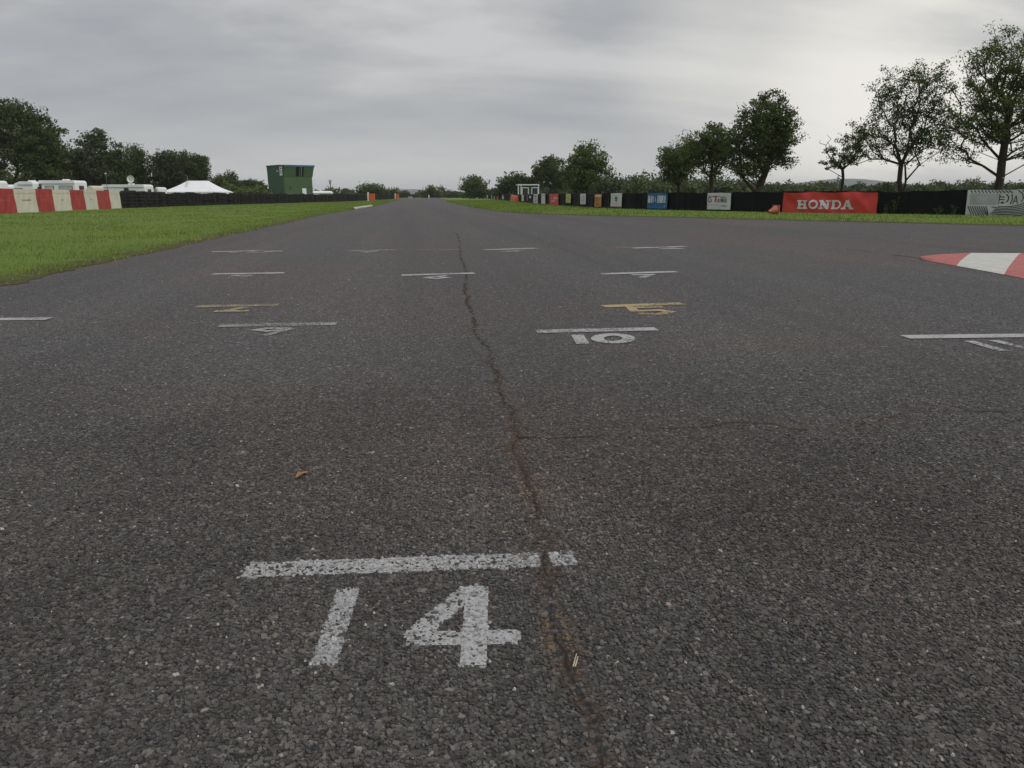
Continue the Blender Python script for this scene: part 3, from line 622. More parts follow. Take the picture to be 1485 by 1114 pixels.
px_tree('broadleaf_tree', 'round-headed tree standing left of the low rounded tree', 852, 75, [(855, 232, 28, 22), (845, 255, 28, 20), (872, 245, 16, 18), (832, 240, 12, 14)], 262, 0.2, 200, 9500, 0.115, 0.34, M['leaf_mid'], 17, group=GR)
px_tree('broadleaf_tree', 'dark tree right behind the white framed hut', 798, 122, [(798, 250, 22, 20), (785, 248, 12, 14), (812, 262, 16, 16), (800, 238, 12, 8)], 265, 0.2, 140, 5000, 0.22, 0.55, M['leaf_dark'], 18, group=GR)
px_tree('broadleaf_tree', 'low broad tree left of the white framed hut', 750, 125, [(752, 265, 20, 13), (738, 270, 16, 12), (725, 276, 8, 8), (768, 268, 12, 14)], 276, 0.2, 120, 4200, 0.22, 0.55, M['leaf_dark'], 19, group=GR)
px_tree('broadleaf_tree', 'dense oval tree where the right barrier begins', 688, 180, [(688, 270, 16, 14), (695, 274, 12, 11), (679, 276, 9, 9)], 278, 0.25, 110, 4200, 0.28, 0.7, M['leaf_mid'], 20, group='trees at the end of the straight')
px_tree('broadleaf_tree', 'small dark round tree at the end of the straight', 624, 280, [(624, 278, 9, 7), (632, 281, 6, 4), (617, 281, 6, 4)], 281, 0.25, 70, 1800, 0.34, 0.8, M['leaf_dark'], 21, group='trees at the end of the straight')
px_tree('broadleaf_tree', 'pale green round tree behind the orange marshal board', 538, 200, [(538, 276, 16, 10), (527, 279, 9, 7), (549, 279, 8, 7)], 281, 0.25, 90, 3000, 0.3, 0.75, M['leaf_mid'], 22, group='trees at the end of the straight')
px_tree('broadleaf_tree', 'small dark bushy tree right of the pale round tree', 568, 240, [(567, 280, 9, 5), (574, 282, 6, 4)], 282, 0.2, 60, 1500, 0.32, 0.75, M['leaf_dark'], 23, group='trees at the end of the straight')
GL = 'tall trees behind the paddock'
lt = [(-28, 92, [(-40, 205, 60, 70), (0, 215, 40, 60), (-10, 172, 34, 26)], 'tall dark tree at the far left edge'),
      (22, 94, [(20, 195, 34, 46), (30, 168, 26, 20), (5, 175, 22, 26), (45, 225, 36, 45)], 'tallest dark tree of the left wood'),
      (68, 96, [(62, 205, 26, 40), (75, 190, 16, 14), (72, 240, 28, 35), (86, 192, 7, 9)], 'dark tree with ragged top right of the tallest left tree'),
      (126, 100, [(130, 225, 26, 36), (140, 205, 18, 16), (108, 232, 18, 28), (135, 250, 30, 25), (168, 215, 8, 10)], 'broad dark tree behind the motorhome'),
      (165, 104, [(165, 245, 18, 26), (170, 222, 9, 10), (160, 262, 22, 18)], 'narrow dark tree behind the satellite dish'),
      (196, 112, [(197, 245, 14, 30), (199, 222, 10, 9), (195, 262, 20, 18)], 'thin see-through tree left of the marquee'),
      (240, 112, [(238, 248, 22, 27), (252, 230, 20, 12), (262, 250, 22, 24), (230, 232, 12, 10)], 'dense round tree behind the marquee'),
      (285, 114, [(285, 250, 13, 22), (292, 236, 8, 9), (278, 262, 16, 14)], 'slim tree over the right end of the marquee'),
      (328, 150, [(328, 263, 17, 12), (320, 268, 12, 10), (338, 270, 10, 9)], 'low round tree left of the green tower'),
      (362, 155, [(363, 270, 11, 8), (352, 273, 9, 7), (373, 272, 9, 7)], 'small bush-like tree touching the green tower')]
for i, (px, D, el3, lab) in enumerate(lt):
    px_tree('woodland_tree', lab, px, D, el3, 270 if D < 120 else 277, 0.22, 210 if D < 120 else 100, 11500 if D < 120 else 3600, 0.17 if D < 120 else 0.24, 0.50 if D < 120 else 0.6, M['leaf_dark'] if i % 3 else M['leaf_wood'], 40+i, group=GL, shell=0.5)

def mass(name, label, lumps, per, ls, mat, seed):
    r = np.random.default_rng(seed); cs = []; ti = []
    for (x, y, hw, h) in lumps:
        d = r.normal(size=(per, 3)); d /= np.linalg.norm(d, axis=1, keepdims=True); d[:, 2] = np.abs(d[:, 2])
        lob = 1 + 0.16*np.sin(d[:, :1]*5+r.uniform(0, 6))*np.cos(d[:, 1:2]*6+r.uniform(0, 6)) + r.normal(scale=0.05, size=(per, 1))
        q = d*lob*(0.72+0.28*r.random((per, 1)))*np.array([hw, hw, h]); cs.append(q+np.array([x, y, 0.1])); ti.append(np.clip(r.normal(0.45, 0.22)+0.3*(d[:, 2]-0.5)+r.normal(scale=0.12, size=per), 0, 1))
    c = np.concatenate(cs); o = leaf_quads(name, c, ls, r, np.concatenate(ti), mat, None); return tag(o, label, 'woodland', kind='stuff')
def lumps_px(pts, seed, dens, D0, D1, hf):
    r = np.random.default_rng(seed); out = []
    px = pts[0]
    while px < pts[1]:
        D = r.uniform(D0, D1); top = np.interp(px, [p[0] for p in hf], [p[1] for p in hf]) + r.normal(scale=3.0)
        b = P(px, 283, D); hgt = max(1.0, P(px, top, D).z); hgt *= r.uniform(0.78, 1.12); hw = hgt*r.uniform(0.5, 1.0); out.append((b.x, b.y, hw, hgt)); px += dens*r.uniform(0.5, 1.4)
    return out
hfR = [(640, 280), (720, 277), (800, 266), (890, 256), (945, 252), (1000, 258), (1100, 264), (1180, 267), (1300, 267), (1485, 266), (1700, 264)]
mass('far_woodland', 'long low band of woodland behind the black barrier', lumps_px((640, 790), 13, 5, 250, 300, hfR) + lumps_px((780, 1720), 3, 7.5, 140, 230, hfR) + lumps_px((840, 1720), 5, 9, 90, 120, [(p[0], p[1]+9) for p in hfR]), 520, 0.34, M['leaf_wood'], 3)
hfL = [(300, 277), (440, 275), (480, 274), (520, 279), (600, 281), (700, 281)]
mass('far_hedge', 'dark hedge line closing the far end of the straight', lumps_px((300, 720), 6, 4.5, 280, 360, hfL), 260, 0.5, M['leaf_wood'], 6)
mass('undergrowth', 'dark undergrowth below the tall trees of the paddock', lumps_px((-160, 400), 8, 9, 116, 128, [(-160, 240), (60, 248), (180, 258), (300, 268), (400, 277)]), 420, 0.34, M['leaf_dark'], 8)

# ------------------------------------------------------------------ left barrier: covered blocks and tyre stacks
LB = [P(-190, 312, 26), P(0, 307.5, 35), P(173.5, 302, 49.5), P(300, 298, 66), P(430, 295, 92), P(515, 292.5, 122), P(560, 290, 170), P(583, 288, 235)]
LB = [Vector((p.x, p.y, 0)) for p in LB]
def edge_dir(a, b): d = (b-a); d.z = 0; return d.normalized()
def at_px(px, a, b):                      # where the sight line of a pixel column meets the line a-b
    d = ray(px, 290); d = Vector((d.x, d.y, 0)); e = b-a; den_ = d.x*e.y-d.y*e.x; s = (a.y*d.x-a.x*d.y)/(-den_) if abs(den_) > 1e-9 else 0
    return a+e*s
def path_at_px(px, path):
    for a, b in zip(path[:-1], path[1:]):
        q = at_px(px, a, b); t = (q-a).dot(b-a)/(b-a).length_squared
        if -1e-4 <= t <= 1.0001: return q
    return q
bnd = [(-120, 'r'), (-92, 'w'), (-62, 'r'), (-40, 'w'), (-16, 'r'), (20.3, 'w'), (52, 'r'), (76, 'w'), (101.5, 'r'), (122, 'w'), (140, 'r'), (158.5, 'w'), (173.5, None)]
hts = {0: 1.06}
names = {-16: 'red covered barrier block cut by the left edge of the photo', 20.3: 'leftmost whole cream covered barrier block', 52: 'red covered barrier block between the two widest cream blocks', 76: 'second cream covered barrier block from the left', 101.5: 'third red covered barrier block from the left', 122: 'third cream covered barrier block from the left', 140: 'creased red covered barrier block nearest the tyre wall', 158.5: 'end cream covered barrier block beside the tyre wall'}
for i, ((p0, c), (p1, _)) in enumerate(zip(bnd[:-1], bnd[1:])):
    if p1 <= -16: continue
    A_ = path_at_px(p0, LB); B_ = path_at_px(p1, LB); d = edge_dir(A_, B_); nrm = Vector((d.y, -d.x, 0)); L = (B_-A_).length
    if nrm.dot(-A_) < 0: nrm = -nrm
    zb = E(A_.x, A_.y)+0.03; o = thing('barrier_block', names[p0], 'barrier', (A_.x, A_.y, zb), math.atan2(d.y, d.x), 'red and cream covered barrier blocks')
    H = 1.07 + 0.02*math.sin(i*2.3); nx, nz = 14, 9; V = []; F = []; rr_ = np.random.default_rng(i+70); ph = rr_.uniform(0, 6, 4); cre = 0.9 if c == 'r' else 0.35
    def face(x, z):
        return -(0.02 + 0.02*cre*math.sin(7*x+2.2*z+ph[0])*math.sin(3*z+ph[1]) + 0.015*cre*math.sin(11*x-6*z+ph[2])) - 0.05*(1-z/H)
    for a in range(nz+1):
        for b in range(nx+1):
            x = 0.006+(L-0.012)*b/nx; z = H*a/nz; sag = 0.015*math.sin(3*x+ph[3])*(a/nz); V.append((x, face(x, z), z+sag+0.0))
    for a in range(nz):
        for b in range(nx): q = a*(nx+1)+b; F.append((q, q+1, q+nx+2, q+nx+1))
    m0 = len(V); topi = nz*(nx+1)
    for b in range(nx+1): V.append((V[topi+b][0], 0.62, H-0.01)); 
    for b in range(nx+1): V.append((V[topi+b][0], 0.64, 0))
    for b in range(nx): F += [(topi+b, topi+b+1, m0+b+1, m0+b), (m0+b, m0+b+1, m0+nx+2+b, m0+nx+1+b)]
    for side, rev in ((0, 1), (nx, 0)):
        col_ = [a*(nx+1)+side for a in range(nz+1)] + [m0+side, m0+nx+1+side]; F.append(tuple(col_[::-1] if rev else col_))
    cov = MB().add(V, F).build('cover', M['cover_red' if c == 'r' else 'cover_cream'], o, False)
    fl = MB(); n = 10
    for b in range(n):
        x0 = 0.004+(L-0.008)*b/n; x1 = 0.004+(L-0.008)*(b+1)/n; za, zb2 = H*0.85, H+0.006
        fl.add([(x0, face(x0, za)-0.012, za+0.01*math.sin(5*x0+i)), (x1, face(x1, za)-0.012, za+0.01*math.sin(5*x1+i)), (x1, face(x1, zb2)-0.014, zb2+0.012), (x0, face(x0, zb2)-0.014, zb2+0.012)], [(0, 1, 2, 3)])
    fl.build('top_flap', M['cover_red' if c == 'r' else 'cover_cream'], o)
    if i in (5, 6, 7, 8, 9, 10-1, 4):          # faded unreadable print
        pr = MB(); w0 = 0.42*L if i in (4, 5, 6) else 0.16*L; x = L/2-w0/2; rq = random.Random(i)
        while x < L/2+w0/2:
            hh = rq.uniform(0.05, 0.09); y0 = face(x, 0.55)-0.007
            pr.add([(x, y0, 0.54), (x+0.035, y0, 0.54), (x+0.035+rq.uniform(-.02, .02), y0, 0.54+hh), (x, y0, 0.54+hh)], [(0, 1, 2, 3)]); x += rq.uniform(0.05, 0.08)
        tag(pr.build('print', M['print_pink' if c == 'r' else 'print_grey'], o), kind='stuff')

def tyre_mesh(R=0.31, Wd=0.2, n=16):
    prof = [(0.60, 0.10), (0.66, 0.02), (0.82, -0.0), (0.95, 0.04), (1.0, 0.16), (0.985, 0.5), (1.0, 0.84), (0.95, 0.96), (0.82, 1.0), (0.66, 0.98), (0.60, 0.90)]
    V = []; F = []; m = len(prof)
    for i in range(n):
        a = 2*math.pi*i/n; tr = 1.0 if i % 2 else 0.985
        for (r_, z) in prof: V.append((R*r_*tr*math.cos(a), R*r_*tr*math.sin(a), Wd*z))
    for i in range(n):
        for k in range(m-1): F.append((i*m+k, ((i+1) % n)*m+k, ((i+1) % n)*m+k+1, i*m+k+1))
    me = bpy.data.meshes.new('tyre'); me.from_pydata(V, [], F); me.materials.append(M['rubber']); me.polygons.foreach_set('use_smooth', np.ones(len(F), bool)); return me
TY = tyre_mesh()
def stack_mesh(k, seed):
    r = random.Random(seed); bm = bmesh.new()
    for i in range(k):
        b2 = bmesh.new(); b2.from_mesh(TY); bmesh.ops.transform(b2, matrix=Matrix.Translation((r.uniform(-.02, .02), r.uniform(-.02, .02), i*0.2)), verts=b2.verts); m_ = bpy.data.meshes.new('t'); b2.to_mesh(m_); b2.free(); bm.from_mesh(m_); bpy.data.meshes.remove(m_)
    me = bpy.data.meshes.new('tyre_stack'); bm.to_mesh(me); bm.free(); me.materials.append(M['rubber']); return me
SM = [stack_mesh(5, s) for s in range(4)]
rs = random.Random(4); pos_ = []; carry = 0.33
start = path_at_px(173.5, LB); tpath = [start] + [p for p in LB if (p-start).y > 0.5 and p.y > start.y]
for a, b in zip(tpath[:-1], tpath[1:]):
    L = (b-a).length; d = edge_dir(a, b); s = carry
    while s < L: pos_.append((a+d*s, d)); s += 0.615
    carry = s-L
pos_ = [q for q in pos_ if q[0].y < 215]
for i, (p, d) in enumerate(pos_):
    nrm = Vector((-d.y, d.x, 0)); p = p + nrm*(0.3+rs.uniform(-0.10, 0.10)) + d*rs.uniform(-0.05, 0.05); z = E(p.x, p.y)+0.03
    pxx = IMG_W/2 + FPX*(p.x*FWD.y-p.y*FWD.x)/(p.x*FWD.x+p.y*FWD.y)
    lab = 'black tyre stack standing right beside the end cream block' if i == 0 else 'black tyre stack between the cream block and the marquee' if pxx < 236 else 'black tyre stack of the wall in front of the white marquee' if pxx < 337 else 'black tyre stack between the marquee and the green tower' if pxx < 386 else 'black tyre stack of the wall in front of the green tower' if pxx < 452 else 'black tyre stack between the green tower and the orange board' if pxx < 536 else 'black tyre stack far beyond the first orange board'
    kk = 5; sz = rs.uniform(0.86, 1.10); hz_ = rs.uniform(0.90, 1.06)*(1.06 if i < 9 else 1.0)
    if i < 58:
        o = thing('tyre_stack', lab, 'tyre stack', (p.x, p.y, z), rs.uniform(0, 6), 'tyre stacks of the left tyre wall')
        for q in range(kk):
            t_ = bpy.data.objects.new('tyre', TY); C.objects.link(t_); t_.parent = o; t_.location = (rs.uniform(-.03, .03), rs.uniform(-.03, .03), q*0.2*hz_); t_.scale = (sz*rs.uniform(.9, 1.04), sz*rs.uniform(.9, 1.04), hz_); t_.rotation_euler = (rs.uniform(-.05, .05), rs.uniform(-.05, .05), rs.uniform(0, 6))
    else:
        o = bpy.data.objects.new('tyre_stack', SM[i % 4]); C.objects.link(o); o.location = (p.x, p.y, z); o.rotation_euler = (0, 0, rs.uniform(0, 6)); o.scale = (sz, sz, rs.uniform(0.9, 1.08))
        tag(o, lab, 'tyre stack', 'tyre stacks of the left tyre wall')

# ------------------------------------------------------------------ right barrier: black rubber sheets, with banners hung on it
RB_PX = [(1620, 318), (1485, 314.6), (1405, 313.6), (1274, 311.6), (1137, 309.6), (1060, 307.9), (983, 306.2), (912, 304.2), (865, 302.2), (823, 299.6), (799, 298), (776, 295.8), (757.5, 293.8), (737, 291.6), (721, 289.8), (708, 288.2), (699, 287.3), (692, 286.7)]
RB = [G(*p) for p in RB_PX]
rb = thing('black_barrier', 'long barrier of black rubber sheets curving along the right verge', 'barrier', tuple(RB[2]))
ro = Vector(rb.location); rq = random.Random(9)
def bar_pt(px): return path_at_px(px, RB)
bpx = [1620, 1550, 1480, 1405, 1362, 1318, 1274, 1206, 1137, 1112, 1085, 1062, 1028, 1000, 970, 941, 920, 904, 888, 874, 858, 840, 823, 808, 792, 776, 762, 748, 735, 722, 712, 704, 697, 693]
for i, (p0, p1) in enumerate(zip(bpx[:-1], bpx[1:])):
    A_ = bar_pt(p0)-ro; B_ = bar_pt(p1)-ro; d = edge_dir(A_, B_); nrm = Vector((d.y, -d.x, 0))
    if nrm.dot(-(A_+ro)) < 0: nrm = -nrm
    L = (B_-A_).length; H = 0.93+rq.uniform(-0.035, 0.03); n = max(4, int(L/0.18)); V = []; F = []; ph = rq.uniform(0, 6)
    for k in range(n+1):
        s = 0.006+(L-0.012)*k/n; base = A_+d*s; wv = 0.02*math.sin(5*s+ph)+0.012*math.sin(13*s+2*ph)
        for (dz, of) in ((0.01, 0.03+wv), (0.3*H, 0.0+wv*0.6), (0.65*H, -0.01+wv), (H+0.012*math.sin(4*s+ph), -0.02+0.5*wv), (H-0.005, -0.5), (0.01, -0.55)):
            q = base+nrm*of; V.append((q.x, q.y, dz+0.02))
    for k in range(n):
        for j in range(5): F.append((k*6+j, (k+1)*6+j, (k+1)*6+j+1, k*6+j+1))
    F += [tuple(range(6)), tuple(n*6+j for j in range(5, -1, -1))]
    MB().add(V, F).build('sheet', M['belt'], rb)

class Banner:
    def __init__(s, label, px0, px1, v0, v1, mat, wave=0.02, seed=1, name='banner', off=0.105):
        A_ = bar_pt(px0); B_ = bar_pt(px1); s.d = edge_dir(A_, B_); s.n = Vector((s.d.y, -s.d.x, 0))
        if s.n.dot(-A_) < 0: s.n = -s.n
        s.L = (B_-A_).length; s.v0, s.v1 = v0, v1; s.r = random.Random(seed); s.ph = [s.r.uniform(0, 6) for _ in range(5)]; s.wave = wave; s.off = off; s.A = A_
        s.o = thing(name, label, 'banner', (A_.x, A_.y, 0.0), 0, 'banners hung on the black barrier'); s.k = 0
        nx, nz = max(6, int(s.L/0.06)), 12; V = []; F = []
        for b in range(nx+1):
            for a in range(nz+1): V.append(s.pt(b/nx*s.L, v0+(v1-v0)*a/nz))
        for b in range(nx):
            for a in range(nz): q = b*(nz+1)+a; F.append((q, q+nz+1, q+nz+2, q+1))
        m = len(V)                                     # a back face, so the sheet has thickness
        V += [tuple(Vector(v)-s.n*0.006) for v in V]; F += [tuple(m+q for q in f[::-1]) for f in F]
        s.sheet = MB().add(V, F).build('sheet', mat, s.o, True)
    def pt(s, u, v, lift=0.0):
        e = (v-s.v0)/max(1e-6, s.v1-s.v0); x = u
        wv = s.wave*(math.sin(3.1*x+5*e+s.ph[0])*(0.3+e) + 0.6*math.sin(6.3*x-4*e+s.ph[1])*e + 0.35*math.sin(11*x+9*e+s.ph[2]))
        top = -s.wave*1.1*abs(math.sin(1.9*x+s.ph[3]))*max(0, e-0.5)*2
        q = s.d*u + s.n*(s.off+wv+lift); return (q.x, q.y, 0.02+v+top)
    def strokes(s, name, items, mat):                 # items: (points in metres, width)
        mb = MB()
        for pts, wd in items:
            s.k += 1; lf = 0.008+0.0005*(s.k % 12)
            P_ = []
            for a, b in zip(pts[:-1], pts[1:]):
                n = max(1, int(math.hypot(b[0]-a[0], b[1]-a[1])/0.06)); P_ += [(a[0]+(b[0]-a[0])*i/n, a[1]+(b[1]-a[1])*i/n) for i in range(n)]
            P_.append(pts[-1]); V = []; m = len(P_)
            for i, p in enumerate(P_):
                a = P_[max(0, i-1)]; b = P_[min(m-1, i+1)]; dx, dy = b[0]-a[0], b[1]-a[1]; l = math.hypot(dx, dy) or 1; nx, ny = -dy/l*wd/2, dx/l*wd/2
                V += [s.pt(p[0]+nx, p[1]+ny, lf), s.pt(p[0]-nx, p[1]-ny, lf)]
            mb.add(V, [(2*i, 2*i+1, 2*i+3, 2*i+2) for i in range(m-1)])
        return mb.build(name, mat, s.o)
    def rect(s, name, u0, u1, v0, v1, mat):
        nu = max(1, int((u1-u0)/0.05)); nv = max(1, int((v1-v0)/0.05))
        V = [s.pt(u0+(u1-u0)*a/nu, v0+(v1-v0)*b/nv, 0.0045) for a in range(nu+1) for b in range(nv+1)]
        return MB().add(V, [(a*(nv+1)+b, (a+1)*(nv+1)+b, (a+1)*(nv+1)+b+1, a*(nv+1)+b+1) for a in range(nu) for b in range(nv)]).build(name, mat, s.o)
    def scribble(s, u0, u1, v, h, mat, gap=0.035, wd=0.016):
        it = []; u = u0
        while u < u1:
            k = s.r.choice('IZOL'); w_ = gap*0.7
            pts = {'I': [(u, v), (u, v+h)], 'Z': [(u, v+h), (u+w_, v+h), (u, v), (u+w_, v)], 'O': [(u, v), (u, v+h), (u+w_, v+h), (u+w_, v), (u, v)], 'L': [(u, v+h), (u, v), (u+w_, v)]}[k]
            it.append((pts, wd)); u += gap*s.r.uniform(0.9, 1.25)
        return s.strokes('lettering', it, mat)
def flip(b): return b  # banners are measured left to right

# slab serif letters on the red banner
B1 = Banner('large red banner with white HONDA lettering', 1137, 1274, 0.0, 0.93, M['ban_red'], 0.042, 3)
def honda(bn, u0, u1, v0, v1):
    n = 5; cw = (u1-u0)/n; h = v1-v0; it = []; sw = cw*0.24; th = h*0.17
    def V_(x): return [([(x, v0), (x, v1)], sw)]
    def serif(x, y, w_=0.46): return ([(x-cw*w_/2, y), (x+cw*w_/2, y)], th)
    lo, hi = v0+th/2, v1-th/2
    x = u0; it += V_(x+cw*.22)+V_(x+cw*.74)+[([(x+cw*.22, v0+h*.5), (x+cw*.74, v0+h*.5)], th*1.1)]+[serif(x+cw*a, b) for a in (.22, .74) for b in (lo, hi)]
    x += cw; cx_, cy_ = x+cw*.5, v0+h/2; it += [([(cx_+cw*.34*math.cos(t*math.pi/12), cy_+(h/2-th*.55)*math.sin(t*math.pi/12)) for t in range(25)], th*1.35)]
    x += cw; it += [([(x+cw*.22, v0), (x+cw*.22, v1)], sw*.7), ([(x+cw*.80, v0), (x+cw*.80, v1)], sw*.7), ([(x+cw*.20, v1-h*.08), (x+cw*.80, v0+h*.08)], sw*1.1), serif(x+cw*.18, hi, .36), serif(x+cw*.22, lo), serif(x+cw*.80, hi)]
    x += cw; it += V_(x+cw*.26)+[([(x+cw*.10, hi), (x+cw*.55, hi)] + [(x+cw*.55+cw*.30*math.sin(t*math.pi/8), cy_+(h/2-th/2)*math.cos(t*math.pi/8)) for t in range(9)] + [(x+cw*.10, lo)], th*1.15)]
    x += cw; it += [([(x+cw*.46, v1-h*.04), (x+cw*.18, v0+h*.08)], sw*.75), ([(x+cw*.50, v1-h*.02), (x+cw*.80, v0+h*.06)], sw*1.15), ([(x+cw*.28, v0+h*.34), (x+cw*.72, v0+h*.34)], th*.8), serif(x+cw*.16, lo, .40), serif(x+cw*.84, lo, .40)]
    bn.strokes('lettering', it, M['white_print'])
honda(B1, B1.L*0.165, B1.L*0.765, 0.19, 0.58)

# fingerprint-striped banner at the right edge
B2 = Banner('white banner with black curved stripes and letters at the right edge', 1404, 1545, 0.0, 0.97, M['ban_white'], 0.016, 5)
up = B2.L/141.0                                    # metres per photograph pixel on this banner
def bx(px): return (px-1404)*up
def by(py): return 0.97*(314.3-py)/35.8
B2.rect('grey_patch', bx(1409), bx(1452), by(299), by(283.5), M['grey_print'])
it = []
for k in range(9):                                 # stripes bending under the patch
    r0 = 9+3.4*k; pts = []
    for t in range(0, 15):
        a = math.pi + 0.20 + t/14*(math.pi-0.2)
        x = 1463+r0*2.1*math.cos(a)*0.95; y = 291.5-r0*0.62*math.sin(a)*1.0
        if 1441 < x < 1543 and 279.5 < y < 314 and not (1407 < x < 1484 and 282 < y < 300): pts.append((bx(x), by(y)))
        elif len(pts) > 1: it.append((pts, 0.030)); pts = []
        else: pts = []
    if len(pts) > 1: it.append((pts, 0.030))
for k in range(12):
    x = 1409+k*5.2; it.append(([(bx(x), by(279)), (bx(x+3+0.25*k), by(282.6))], 0.034))
for k in range(9):
    x = 1407+k*3.5; it.append(([(bx(x), by(301)), (bx(x+3.0), by(306.5)), (bx(min(1440, x+7+0.5*k)), by(313.0))], 0.034))
for k in range(7): it.append(([(bx(1480+k*6), by(279.5)), (bx(1487+k*6), by(284)), (bx(1489+k*7), by(291))], 0.034))
B2.strokes('stripes', it, M['ink'])
B2.strokes('lettering', [([(bx(1453.5), by(284)), (bx(1453.5), by(298))], 0.03), ([(bx(1453.5), by(287.5)), (bx(1461), by(288.5))], 0.035), ([(bx(1453.5), by(291.5)), (bx(1461), by(292))], 0.035), ([(bx(1456), by(296)), (bx(1461), by(296))], 0.06),
    ([(bx(1463), by(284.5)), (bx(1467), by(288)), (bx(1466.5), by(293)), (bx(1464), by(295.5))], 0.04), ([(bx(1471), by(284)), (bx(1472.5), by(291)), (bx(1470.5), by(298))], 0.035), ([(bx(1474), by(298)), (bx(1477.5), by(286)), (bx(1481), by(298))], 0.03), ([(bx(1476), by(294)), (bx(1479), by(294))], 0.03)], M['ink'])

B3 = Banner('white banner with blue and red letters and dark script', 1028, 1062, 0.10, 0.91, M['ban_white'], 0.010, 6)
L = B3.L; B3.rect('blue_bar', 0.03*L, 0.42*L, 0.735, 0.765, M['navy'])
B3.strokes('blue_letter', [([(0.17*L, 0.66), (0.10*L, 0.69), (0.045*L, 0.63), (0.05*L, 0.52), (0.11*L, 0.46), (0.18*L, 0.48), (0.19*L, 0.57), (0.13*L, 0.575)], 0.055)], M['navy'])
B3.strokes('red_letter', [([(0.25*L, 0.72), (0.55*L, 0.74)], 0.035), ([(0.37*L, 0.73), (0.36*L, 0.46)], 0.10)], M['red_print'])
B3.scribble(0.57*L, 0.80*L, 0.66, 0.07, M['ink'], 0.06, 0.02); B3.scribble(0.46*L, 0.82*L, 0.53, 0.085, M['ink'], 0.07, 0.028); B3.scribble(0.45*L, 0.84*L, 0.45, 0.05, M['ink'], 0.05, 0.018); B3.scribble(0.58*L, 0.86*L, 0.26, 0.06, M['ink'], 0.08, 0.016)
B3.rect('thin_line', 0.02*L, 0.5*L, 0.315, 0.330, M['red_print'])
B4 = Banner('blue banner with a row of tall white letters', 941, 970, 0.08, 0.92, M['ban_blue'], 0.012, 7)
L = B4.L
B4.scribble(0.05*L, 0.36*L, 0.42, 0.34, M['white_print'], 0.085, 0.05); B4.scribble(0.42*L, 0.46*L, 0.48, 0.22, M['white_print'], 0.09, 0.05); B4.scribble(0.53*L, 0.92*L, 0.42, 0.34, M['white_print'], 0.085, 0.05)
B4.rect('thin_line', 0.05*L, 0.85*L, 0.145, 0.165, M['pale_blue']); B4.strokes('mark', [([(0.87*L, 0.14), (0.92*L, 0.30)], 0.03)], M['white_print'])
B5 = Banner('white banner with a dark round emblem and red foot', 888, 904, 0.10, 0.93, M['ban_white'], 0.012, 8)
L = B5.L; cxx = 0.52*L
B5.strokes('emblem', [([(cxx+0.16*math.cos(t*math.pi/8)*1.1, 0.60+0.15*math.sin(t*math.pi/8)) for t in range(17)], 0.035), ([(cxx-0.15, 0.62), (cxx+0.15, 0.62)], 0.09), ([(cxx-0.07, 0.50), (cxx+0.07, 0.50)], 0.06), ([(cxx-0.03, 0.33), (cxx+0.05, 0.33)], 0.03)], M['ink'])
B5.rect('red_foot', 0.04*L, 0.96*L, 0.11, 0.15, M['red_print'])
B6 = Banner('amber banner with reddish spots in a dark frame', 864.5, 874.5, 0.08, 0.88, M['ban_orange'], 0.012, 9)
L = B6.L; B6.rect('white_band', 0.1*L, 0.9*L, 0.72, 0.80, M['white_print']); B6.strokes('spots', [([(0.25*L, 0.62), (0.36*L, 0.52), (0.3*L, 0.44)], 0.07), ([(0.65*L, 0.65), (0.72*L, 0.56)], 0.06), ([(0.3*L, 0.22), (0.6*L, 0.24)], 0.06)], M['red_print'])
B7 = Banner('narrow white banner with dark lettering left of the amber banner', 843.5, 851.5, 0.20, 0.92, M['ban_white'], 0.01, 10)
L = B7.L; B7.strokes('lettering', [([(0.35*L, 0.35), (0.35*L, 0.75)], 0.05), ([(0.6*L, 0.78), (0.75*L, 0.55), (0.6*L, 0.35)], 0.05)], M['ink'])
B8 = Banner('narrow pale yellow banner with a dark squiggle', 822.5, 829.5, 0.26, 0.92, M['ban_yellow'], 0.01, 11)
L = B8.L; B8.strokes('squiggle', [([(0.6*L, 0.78), (0.4*L, 0.66), (0.62*L, 0.55), (0.42*L, 0.42)], 0.04)], M['ink'])
B9 = Banner('red banner with white lettering at its centre', 798.5, 811.5, 0.02, 0.93, M['ban_red'], 0.012, 12)
L = B9.L; B9.strokes('lettering', [([(0.26*L, 0.62), (0.26*L, 0.34), (0.40*L, 0.34)], 0.07), ([(0.62*L, 0.60), (0.48*L, 0.60), (0.48*L, 0.36), (0.62*L, 0.36)], 0.065), ([(0.48*L, 0.48), (0.6*L, 0.48)], 0.05), ([(0.68*L, 0.60), (0.86*L, 0.60)], 0.07), ([(0.77*L, 0.60), (0.77*L, 0.34)], 0.07)], M['white_print'])
B10 = Banner('narrow white banner with a blue ring', 786.5, 792.5, 0.06, 0.95, M['ban_white'], 0.01, 13)
L = B10.L; B10.strokes('ring', [([(0.5*L+0.10*math.cos(t*math.pi/6), 0.48+0.14*math.sin(t*math.pi/6)) for t in range(13)], 0.045), ([(0.2*L, 0.8), (0.8*L, 0.8)], 0.05)], M['pale_blue'])
B11 = Banner('pinkish white banner with red lettering', 775, 781.5, 0.04, 0.92, M['ban_white'], 0.01, 14)
L = B11.L; B11.strokes('lettering', [([(0.2*L, 0.72), (0.8*L, 0.72)], 0.12), ([(0.2*L, 0.22), (0.8*L, 0.28)], 0.08), ([(0.3*L, 0.5), (0.7*L, 0.45)], 0.06)], M['red_print'])
